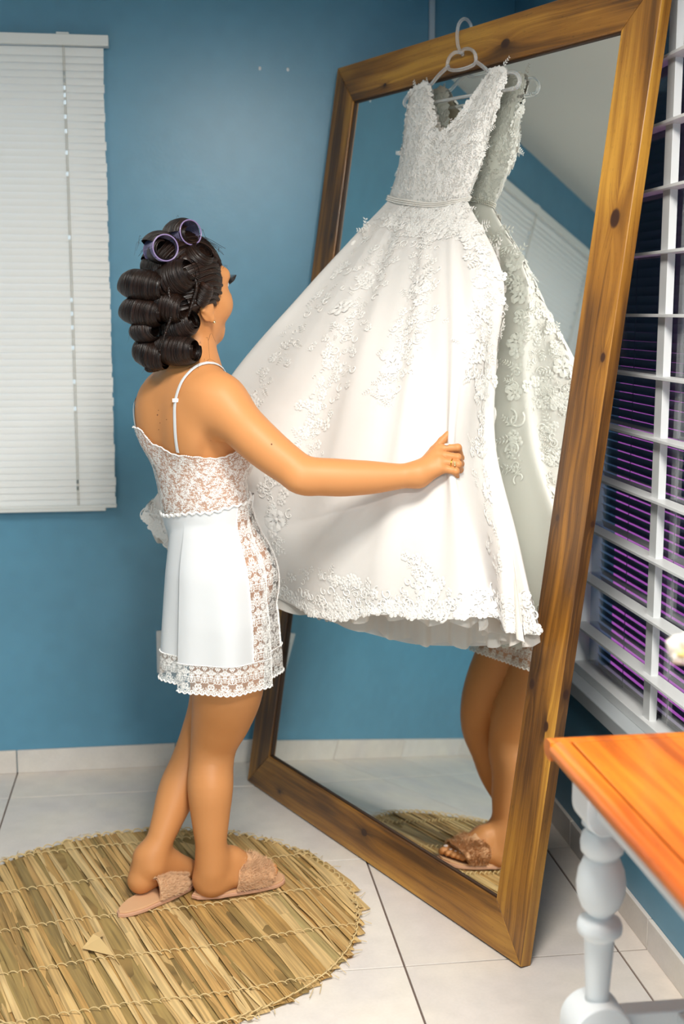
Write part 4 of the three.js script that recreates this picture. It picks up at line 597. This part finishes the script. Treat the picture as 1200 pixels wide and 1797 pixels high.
{
  const rows = [[740, 247, 420, -2.955, .10], [790, 258, 440, -2.955, .11], [850, 284, 452, -2.955, .10], [890, 297, 446, -2.955, .10], [930, 293, 458, -2.96, .125], [1000, 287, 476, -2.965, .15], [1080, 284, 486, -2.965, .16], [1150, 282, 490, -2.96, .155], [1215, 281, 491, -2.96, .157]].map(([py, l, r, z, b]) => { const a = PZ(l, py, z), c = PZ(r, py, z); return { y: a.y, x: (a.x + c.x) / 2, a: (c.x - a.x) / 2, z, b }; });
  const ringAt = y => { let i = 0; while (i < rows.length - 2 && rows[i + 1].y > y) i++; const A = rows[i], B = rows[i + 1], t = clamp((y - A.y) / (B.y - A.y), -.3, 1.3), k = {}; for (const q of ['x', 'a', 'z', 'b']) k[q] = lerp(A[q], B[q], t); return k; };
  const at = (th, y, out = 0) => { const k = ringAt(y); return V(k.x + (k.a + out) * Math.cos(th), y, k.z + (k.b + out) * Math.sin(th)); };
  const curve = (keys) => d => { d = ((d % 360) + 360) % 360; for (let i = 0; i + 1 < keys.length; i++) if (d <= keys[i + 1][0]) return lerp(keys[i][1], keys[i + 1][1], smooth(keys[i][0], keys[i + 1][0], d)); return keys[0][1]; };
  const yOf = (px, py, z) => PZ(px, py, z).y;
  const topY = curve([[0, yOf(430, 780, -2.95)], [40, yOf(410, 790, -2.88)], [75, yOf(375, 803, -2.86)], [110, yOf(330, 798, -2.86)], [150, yOf(275, 782, -2.9)], [180, yOf(250, 752, -2.95)], [270, yOf(320, 742, -3.05)], [330, yOf(400, 752, -3.0)], [360, yOf(430, 780, -2.95)]]);
  const seamY = curve([[0, yOf(446, 866, -2.95)], [60, yOf(405, 886, -2.87)], [100, yOf(355, 899, -2.86)], [180, yOf(298, 903, -2.955)], [270, yOf(350, 880, -3.05)], [360, yOf(446, 866, -2.95)]]);
  const HEM = yOf(392, 1205, -2.81), LH = .062, ch = new THREE.Group(); ch.name = 'chemise'; ch.userData.label = 'short white satin chemise with lace bodice and hem'; person.add(ch);
  const perim = .62;
  part('lace_bodice', onP(grid(110, 26, (u, v) => { const d = u * 360, y = lerp(topY(d), seamY(d), v), s = .0015 * Math.sin(u * 400) * (v < .02 ? 1 : 0); const p = snap(torso, at(R(d), y + s), .0055 + .002 * v); p.y = y + s; return p; }, (u, v) => [u * perim, -v * .15], true)), laceBody, ch, 'sheer lace bodice');
  const scallops = (f, n, r, name, lab) => { const l = []; for (let i = 0; i < n; i++) { const p = f(i / n); l.push(new THREE.SphereGeometry(r * (.8 + .4 * hash2(i, 2, 3)), 6, 5).scale(1, .75, .6).translate(p.x, p.y, p.z)); } part(name, onP(merge(l)), trimMat, ch, lab); };
  scallops(u => { const d = u * 360, y = topY(d) + .001 * Math.sin(u * 200); const p = snap(torso, at(R(d), y), .0065); p.y = y; return p; }, 220, .0022, 'neckline_edging', 'picot edge');
  scallops(u => { const d = u * 360, y = seamY(d) + .0025 * Math.sin(u * 210); const p = snap(torso, at(R(d), y), .009); p.y = y; return p; }, 260, .0034, 'waist_trim', 'narrow lace braid at the waist');
  // skirt: back panel overlaps the front panel at the side slit
  const fold = (d, t) => (.004 * Math.sin(R(d) * 9 + 1) + .006 * Math.sin(R(d) * 5 + .6) + .003 * (noise2(d / 14 + t * 1.5, t * 2.2, 3) - .5)) * (.2 + .8 * t);
  const sk = (d, t, out, drop) => { const y0 = seamY(d), y = lerp(y0, HEM - drop, t), o = out * smooth(0, .35, t) + fold(d, t) - .006 * (1 - t); let p = at(R(d), y - .0045 * smooth(.93, 1, t) * Math.abs(Math.sin(R(d) * 34)), o); const f = clothF(p.x, p.y, p.z), m = .008 + .012 * t; if (f < m) { const g = gradOf(clothF, p); g.y = 0; p.addScaledVector(g.normalize(), m - f); } return p; };
  const H = y0 => (1 - LH / (y0 - HEM));
  const piece = (name, d0, d1, t0, t1, out, drop, mat, nu, nv, lab) => part(name, onP(grid(nu, nv, (u, v) => { const d = lerp(d0, d1, u), T = H(seamY(d)); return sk(d, lerp(t0 < 0 ? T : t0, t1 < 0 ? T : t1, v), out, drop); }, (u, v) => { const d = lerp(d0, d1, u); return [R(d) * .15, (t0 < 0 ? 0 : .3) - v * (t0 < 0 ? LH : .28)]; })), mat, ch, lab);
  piece('back_panel', 62, 133, 0, -1, .012, .012, satin, 50, 40); piece('side_lace', 41, 62, 0, -1, .012, .012, laceHem, 16, 40, 'lace side insert'); piece('hem_lace', 41, 133, -1, 1, .012, .012, laceHem, 150, 8, 'scalloped lace hem');
  piece('front_panel', 128, 374, 0, -1, 0, 0, satin, 90, 36); piece('side_lace', 14, 46, 0, -1, 0, 0, laceHem, 20, 36, 'lace side insert'); piece('hem_lace', 128, 406, -1, 1, 0, 0, laceHem, 300, 8, 'scalloped lace hem');
  const braid = (d0, d1, t0, t1, out, drop, n, r, name) => { const l = []; for (let i = 0; i <= n; i++) { const k = i / n, d = lerp(d0, d1, k), T = H(seamY(d)), t = lerp(t0 < 0 ? T : t0, t1 < 0 ? T : t1, k), p = sk(d + (t1 === 1 && d0 !== d1 ? 0 : .25) * Math.sin(i * 1.3), t, out + .0015, drop); l.push(new THREE.SphereGeometry(r * (.8 + .4 * hash2(i, 5, 4)), 6, 5).scale(1, 1, .6).translate(p.x, p.y, p.z)); } part(name, onP(merge(l)), trimMat, ch); };
  braid(62, 62, 0, -1, .012, .012, 110, .0024, 'insert_braid'); braid(41.5, 41.5, 0, 1, .012, .012, 130, .0015, 'insert_braid'); braid(14, 14, 0, -1, 0, 0, 110, .0024, 'insert_braid');
  braid(41, 133, -1, -1, .012, .012, 90, .0014, 'hem_braid'); braid(128, 406, -1, -1, 0, 0, 170, .0014, 'hem_braid'); braid(41, 133, 1, 1, .012, .012, 200, .0016, 'hem_edging'); braid(128, 406, 1, 1, 0, 0, 460, .0016, 'hem_edging');
  // shoulder straps
  const strap = (pts, n = 40) => { const c = new THREE.CatmullRomCurve3(pts.map(q => PZ(...q))), f = torso; const P = []; for (let i = 0; i <= n; i++) P.push(snap(f, c.getPoint(i / n), .0022)); const g = grid(2, n, (u, v) => { const i = Math.round(v * n), p = P[i], t = P[Math.min(n, i + 1)].clone().sub(P[Math.max(0, i - 1)]).normalize(), nn = gradOf(f, p), s = t.cross(nn).normalize(); return p.clone().addScaledVector(s, (u - .5) * .0095).addScaledVector(nn, .0012 * (1 - 4 * (u - .5) ** 2)); }); return [g, P]; };
  const [g1, P1] = strap([[305, 798, -2.84], [298, 745, -2.83], [303, 705, -2.84], [320, 678, -2.85], [345, 661, -2.87], [372, 657, -2.9], [392, 690, -3.0], [400, 745, -3.02]]), s1 = part('shoulder_strap', onP(g1), satin, ch, 'thin white adjustable strap');
  const sl = P1[12]; part('strap_slider', onP(new THREE.BoxGeometry(.013, .008, .004).translate(sl.x, sl.y, sl.z + .002)), trimMat, s1);
  const [g2] = strap([[246, 760, -2.98], [240, 715, -3.0], [244, 688, -3.03], [254, 664, -3.06], [275, 652, -3.12], [300, 690, -3.15], [315, 740, -3.12]]); part('shoulder_strap', onP(g2), satin, ch, 'thin white adjustable strap');
}

// ---------------------------------------------------------------- slippers
{
  const sole = phys({ color: '#d1a082', roughness: .8 }), plush = phys({ color: '#d8a97f', roughness: 1, sheen: 1, sheenColor: new THREE.Color('#e8c3ae'), sheenRoughness: .6 }), furM = phys({ color: '#d4a57c', roughness: .9, sheen: .6, sheenColor: new THREE.Color('#efd0bc'), sheenRoughness: .5 });
  const half = (t, side) => { const w = t < .25 ? lerp(.0, .034, Math.sqrt(t / .25)) : t < .8 ? lerp(.034, .045, smooth(.25, .68, t)) : .045 * Math.sqrt(Math.max(0, 1 - ((t - .8) / .2) ** 2)); return w * (side > 0 ? 1 : .96); };
  const outline = (L, grow) => { const s = new THREE.Shape(); const P = []; for (let i = 0; i <= 28; i++) P.push([i / 28 * (L + grow * 2) - grow, half(i / 28, 1) * (1 + grow * 20)]); for (let i = 27; i > 0; i--) P.push([i / 28 * (L + grow * 2) - grow, -half(i / 28, -1) * (1 + grow * 20)]); s.moveTo(...P[0]); P.slice(1).forEach(p => s.lineTo(...p)); s.closePath(); return s; };
  const make = (o, f, inner, foot, lab) => {
    const s = V(f.z, 0, -f.x).normalize().multiplyScalar(inner), M = new THREE.Matrix4().makeBasis(f, s, f.clone().cross(s)); if (f.clone().cross(s).y < 0) M.makeBasis(f, s.clone().negate(), f.clone().cross(s).negate()); M.setPosition(o);
    const g = new THREE.Group(); g.name = 'slipper'; g.userData.label = lab; person.add(g); const L = .245, q = (a, b, c) => V(a, c, b).applyMatrix4(M);
    part('sole', onP(new THREE.ExtrudeGeometry(outline(L, .001), { depth: .005, bevelEnabled: true, bevelSize: .002, bevelThickness: .002, bevelSegments: 2 }).applyMatrix4(M)), sole, g);
    part('insole', onP(new THREE.ExtrudeGeometry(outline(L, -.003), { depth: .002, bevelEnabled: true, bevelSize: .002, bevelThickness: .002, bevelSegments: 2 }).translate(0, 0, .0075).applyMatrix4(M)), plush, g, 'soft pink plush insole');
    // band across the instep follows the foot
    const band = (u, v, lift) => { const a = lerp(-1.55, 1.55, u), t = lerp(.10, .20 - .02 * Math.abs(a / 1.55) ** 2, v) + .012 * Math.cos(a), w = half(t / L, 1) * .99; let p = q(t, lerp(.036, .056, (1 - v)) * Math.cos(a) * .95 + .010, Math.sin(a) * w); const d = bodyF(p.x, p.y, p.z), m = .004; if (d < m) p.addScaledVector(gradOf(bodyF, p), m - d); if (lift) { const c = q(t, .0, 0); p.addScaledVector(p.clone().sub(c).normalize(), lift); } return p; };
    const b = part('fur_band', onP(grid(26, 12, (u, v) => band(u, v, .004 + .0015 * noise2(u * 20, v * 9, 6)), (u, v) => [u, v])), furM, g, 'fluffy pink band'); part('band_lining', onP(grid(16, 6, (u, v) => band(u, v, 0))), plush, b);
    const rn = rng(inner > 0 ? 5 : 6), fur = []; for (let i = 0; i < 3600; i++) { const u = rn(), v = rn(), p = band(u, v, .004), n = band(u, v, .012).sub(p).normalize(), t = V(rn() - .5, rn() - .7, rn() - .5).multiplyScalar(.9).add(n).add(f.clone().multiplyScalar(.5)).normalize(), e = p.clone().addScaledVector(t, .007 + rn() * .006), w = t.clone().cross(n).normalize().multiplyScalar(.0009); fur.push(...p.clone().add(w).toArray(), ...p.clone().sub(w).toArray(), ...e.toArray()); }
    const fg = new THREE.BufferGeometry(); fg.setAttribute('position', new THREE.Float32BufferAttribute(fur, 3)); fg.computeVertexNormals(); const fp = part('fur_pile', onP(plain(fg)), phys({ color: '#ddb48c', roughness: .9, side: THREE.DoubleSide }), b); fp.userData.kind = 'stuff';
  };
  make(RFo.clone().addScaledVector(RFf, -.036).setY(.0135), RFf, 1, footR, 'pink fluffy slipper under the flat foot');
  const rear = PY(209, 1604, .02); const ball = LFo.clone().addScaledVector(LFf, .14), lf = ball.clone().sub(rear).setY(0).normalize();
  make(rear.setY(.0135), lf, -1, footL, 'pink fluffy slipper under the raised heel');
}

// ---------------------------------------------------------------- hair in rollers
{
  const strands = dataTex(256, 256, (x, y) => { const a = noise2(x / 1.5, y / 60, 21, 171, 5), b = noise2(x / 5, y / 90, 22, 51, 3), v = 255 * clamp(.5 + (a - .5) * .9 + (b - .5) * .6, 0, 1); return [v, v, v]; }, false);
  const tone = dataTex(256, 256, (x, y) => { const a = noise2(x / 2, y / 70, 31, 128, 4), b = noise2(x / 11, y / 100, 32, 23, 3), k = .55 + a * .7 + (b - .5) * .7; return [35 * k, 20 * k, 13 * k]; });
  const hairM = phys({ map: tone, roughness: .33, bumpMap: strands, bumpScale: .0018, side: THREE.DoubleSide, specularIntensity: .75 });
  // mass of hair drawn back over the head
  const hairF0 = blend([hell(0, .036, -.016, [.081, .093, .096]), hell(0, -.03, -.055, [.066, .065, .045]), hell(.045, .01, .0, [.037, .045, .05]), hell(-.045, .01, .0, [.037, .045, .05]), hell(0, -.075, -.062, [.045, .035, .03])], .025), cutF = hell(0, -.045, .085, [.088, .098, .088]), cutE = [hell(.09, -.045, .01, [.035, .04, .036]), hell(-.09, -.045, .01, [.035, .04, .036])];
  const wav = (x, y, z) => { const v = V(x, y, z).sub(HC), a = v.dot(HR), b = v.dot(HU), c = v.dot(HF), th = Math.atan2(b - .02, c + .03); return .0012 * Math.sin(th * 2 + a * 420 + 3 * Math.sin(b * 40)) + .0007 * Math.sin(a * 1000 + th * 5 + c * 60); };
  const hairF = (x, y, z) => { let d = hairF0(x, y, z); d = -smin(-d, cutF(x, y, z), .012); for (const c of cutE) d = -smin(-d, c(x, y, z), .01); return d < .03 ? d + wav(x, y, z) : d; };
  const g = surfaceNets(hairF, HC.clone().add(V(-.19, -.19, -.19)), HC.clone().add(V(.19, .19, .19)), .0038), p = g.attributes.position, uv = g.attributes.uv;
  for (let i = 0; i < p.count; i++) { const v = V(p.getX(i), p.getY(i), p.getZ(i)).sub(HC); uv.setXY(i, v.dot(HR) * 6 + .5, Math.atan2(v.dot(HU), v.dot(HF)) * .25); }
  const hair = part('hair', onP(g), hairM, person, 'dark brown hair drawn back into large rolls');
  const roll = (c, ax, r, len, o = {}) => {   // hair wound into a spiral barrel
    ax = ax.clone().normalize(); const x = V(0, 1, 0).cross(ax).normalize(), y = ax.clone().cross(x), turns = o.turns || 1.7, a0 = o.a0 || 0, rn = rng(Math.round(r * 1e5 + len * 1e4 + c.x * 1e3)), ph = rn() * 9, sg = o.dir || 1;
    const geo = grid(72, 40, (u, v) => { const s = (v - .5) * 2, t = 1 - u, q = r * lerp(.5, 1.02, Math.pow(t, .7)) * (1 - .34 * Math.pow(Math.abs(s), 2.6)) + .0016 * (noise2(v * 9 + ph * 7, u * 3, 4) - .5) + .0012 * (noise2(v * 24 + ph * 7, u * 4, 5) - .5), a = a0 + sg * t * turns * 6.2832; return c.clone().addScaledVector(ax, s * len / 2 * (1 - .06 * Math.sin(a)) + .003 * Math.sin(a * 1.3 + ph)).addScaledVector(x, Math.cos(a) * q).addScaledVector(y, Math.sin(a) * q); }, (u, v) => [v * len * 15, u * 1.4]);
    part('hair_roll', onP(geo), hairM, hair);
    if (o.core !== 0) part('hair_roll', onP(new THREE.CylinderGeometry(r * .62, r * .62, len * .8, 20, 1, true).applyQuaternion(new THREE.Quaternion().setFromUnitVectors(UP, ax)).translate(c.x, c.y, c.z)), hairM, hair);
  };
  const A1 = V(.30, .06, .95), A2 = V(.52, .12, .84);
  const C1 = PZ(281, 438, -2.882), C2 = PZ(318, 413, -2.918);
  roll(C1, A1, .0425, .07, { core: 0, turns: 1.2, a0: 1.4 }); roll(C2, A2, .039, .08, { core: 0, turns: 1.2, a0: 1.8 });
  const S = V(.82, -.12, .56);
  roll(PZ(252, 499, -2.875), S, .040, .11, { a0: 2.4 }); roll(PZ(252, 545, -2.88), S, .038, .10, { a0: 2.1 }); roll(PZ(254, 580, -2.885), V(.75, .1, .65), .028, .06, { a0: 1 });
  roll(PZ(266, 620, -2.895), V(.8, -.25, .55), .038, .08, { a0: 2.6 }); roll(PZ(308, 612, -2.875), V(.85, -.05, .5), .040, .10, { a0: 2.2 }); roll(PZ(318, 572, -2.87), V(.7, .35, .6), .034, .075, { a0: 3 });
  roll(PZ(296, 535, -2.865), V(.75, -.25, .6), .041, .09, { a0: 2.8 }); roll(PZ(305, 488, -2.865), V(.7, .35, .6), .045, .10, { a0: 2.8 }); roll(PZ(357, 515, -2.865), V(.35, .85, .3), .019, .05, { a0: 1 }); roll(PZ(340, 455, -2.90), V(.6, .5, .5), .038, .075, { a0: 2 });
  roll(PZ(268, 644, -2.895), V(.9, .1, .4), .012, .03, { a0: 1 }); roll(PZ(285, 470, -2.905), S, .034, .09, { a0: 2 });
  // locks combed from the hairline back to the rolls
  const lock = (pts, r) => { const c = new THREE.CatmullRomCurve3(pts.map(q => hq(...q))), P = []; for (let i = 0; i <= 12; i++) P.push(snap(hairF0, c.getPoint(i / 12), .002)); const g = taperTube(P, t => r * (.35 + .65 * Math.sin(Math.PI * clamp(t, .06, .9))), 30, 10); const uv = g.attributes.uv; for (let i = 0; i < uv.count; i++) uv.setXY(i, uv.getY(i) * .35, uv.getX(i) * .5); part('hair_lock', onP(g), hairM, hair); };
  for (let i = 0; i < 9; i++) { const s = -.06 + i * .015; lock([[s, .085 - Math.abs(s) * .4, .07], [s * 1.1, .125, .02], [s * .9, .12, -.05], [s * .8, .09, -.1]], .011); }
  for (let i = 0; i < 8; i++) { const h = .075 - i * .015; lock([[.07, h, .045 - i * .003], [.088, h * .9 + .008, .005], [.075, h * .8, -.045], [.05, h * .7 - .01, -.09]], .010); lock([[-.07, h, .045 - i * .003], [-.088, h * .9 + .008, .005], [-.075, h * .8, -.045], [-.05, h * .7 - .01, -.09]], .010); }
  { const c = [[300, 470, -2.845], [296, 510, -2.835], [302, 545, -2.83], [290, 585, -2.835], [280, 615, -2.84]]; part('hair_lock', onP(taperTube(c.map(q => PZ(...q)), t => .0055 * (1 - .6 * t), 24, 8)), hairM, hair); const d = [[335, 480, -2.86], [345, 500, -2.845], [338, 530, -2.85], [330, 555, -2.85]]; part('hair_lock', onP(taperTube(d.map(q => PZ(...q)), t => .006 * (1 - .5 * t), 24, 8)), hairM, hair); }
  // loose strands
  const rn = rng(88), wisps = []; const wisp = (a, l) => { const d = V(rn() - .5, rn() - .5, rn() - .5).multiplyScalar(l); wisps.push(taperTube([a, a.clone().add(V(d.x * .4, d.y * .3 + l * .15, d.z * .4)), a.clone().add(d).add(V(0, -l * .2, 0))], t => .00035 * (1 - .5 * t), 8, 4)); };
  for (const [x, y, z] of [[215, 500, -2.87], [222, 540, -2.87], [225, 580, -2.87], [240, 620, -2.88], [250, 645, -2.88], [300, 390, -2.97], [345, 410, -2.95], [365, 450, -2.92], [375, 475, -2.9], [240, 420, -2.95], [345, 630, -2.88], [340, 640, -2.88], [330, 645, -2.87], [350, 600, -2.88]]) for (let k = 0; k < 3; k++) wisp(PZ(x + (rn() - .5) * 20 + 10, y + (rn() - .5) * 20, z), .035 + rn() * .05);
  for (let k = 0; k < 70; k++) { const a = rn() * 2.6 - .3, s = (rn() - .5) * .15, P = t => hq(s * (1 - .3 * t), .036 + .094 * Math.sin(a * .3 + .5 + t * 1.4) * .98, -.016 + .098 * Math.cos(.5 + a * .3 + t * 1.4)); wisps.push(taperTube([P(0), P(.5), P(1)], () => .0004, 8, 4)); }
  part('loose_strands', onP(merge(wisps)), std({ color: '#24140d', roughness: .4 }), hair);
  // the two rollers: lilac rim, dark perforated barrel
  const rimM = phys({ color: '#82709b', roughness: .3, clearcoat: .5 }), barM = phys({ color: '#6d6787', roughness: .35 });
  for (const [c, ax, r] of [[C1, A1, .0285], [C2, A2, .0275]]) {
    const d = ax.clone().normalize(), q = new THREE.Quaternion().setFromUnitVectors(V(0, 0, 1), d), len = .062, P = g => onP(g.applyQuaternion(q).translate(c.x, c.y, c.z)), grp = new THREE.Group(); grp.name = 'hair_roller'; grp.userData.label = 'purple plastic hair roller'; person.add(grp);
    for (const z of [len / 2 + .008, -len / 2]) part('rim', P(new THREE.TorusGeometry(r, .0017, 10, 40).translate(0, 0, z)), rimM, grp);
    const bars = []; for (let i = 0; i < 8; i++) { const a = i / 8 * 6.2832; bars.push(new THREE.BoxGeometry(.0024, .0012, len).rotateZ(a).translate(-Math.sin(a) * r, Math.cos(a) * r, .004)); } for (let i = 0; i < 15; i++) bars.push(new THREE.TorusGeometry(r, .0008, 5, 32).translate(0, 0, -len / 2 + .004 + i * (len) / 15)); part('barrel', P(merge(bars)), barM, grp, 'perforated dark purple barrel');
  }
}

// ---------------------------------------------------------------- shadows and render
scene.traverse(o => { if (o.isMesh) { o.castShadow = true; o.receiveShadow = true; } });
renderer.render(scene, camera);
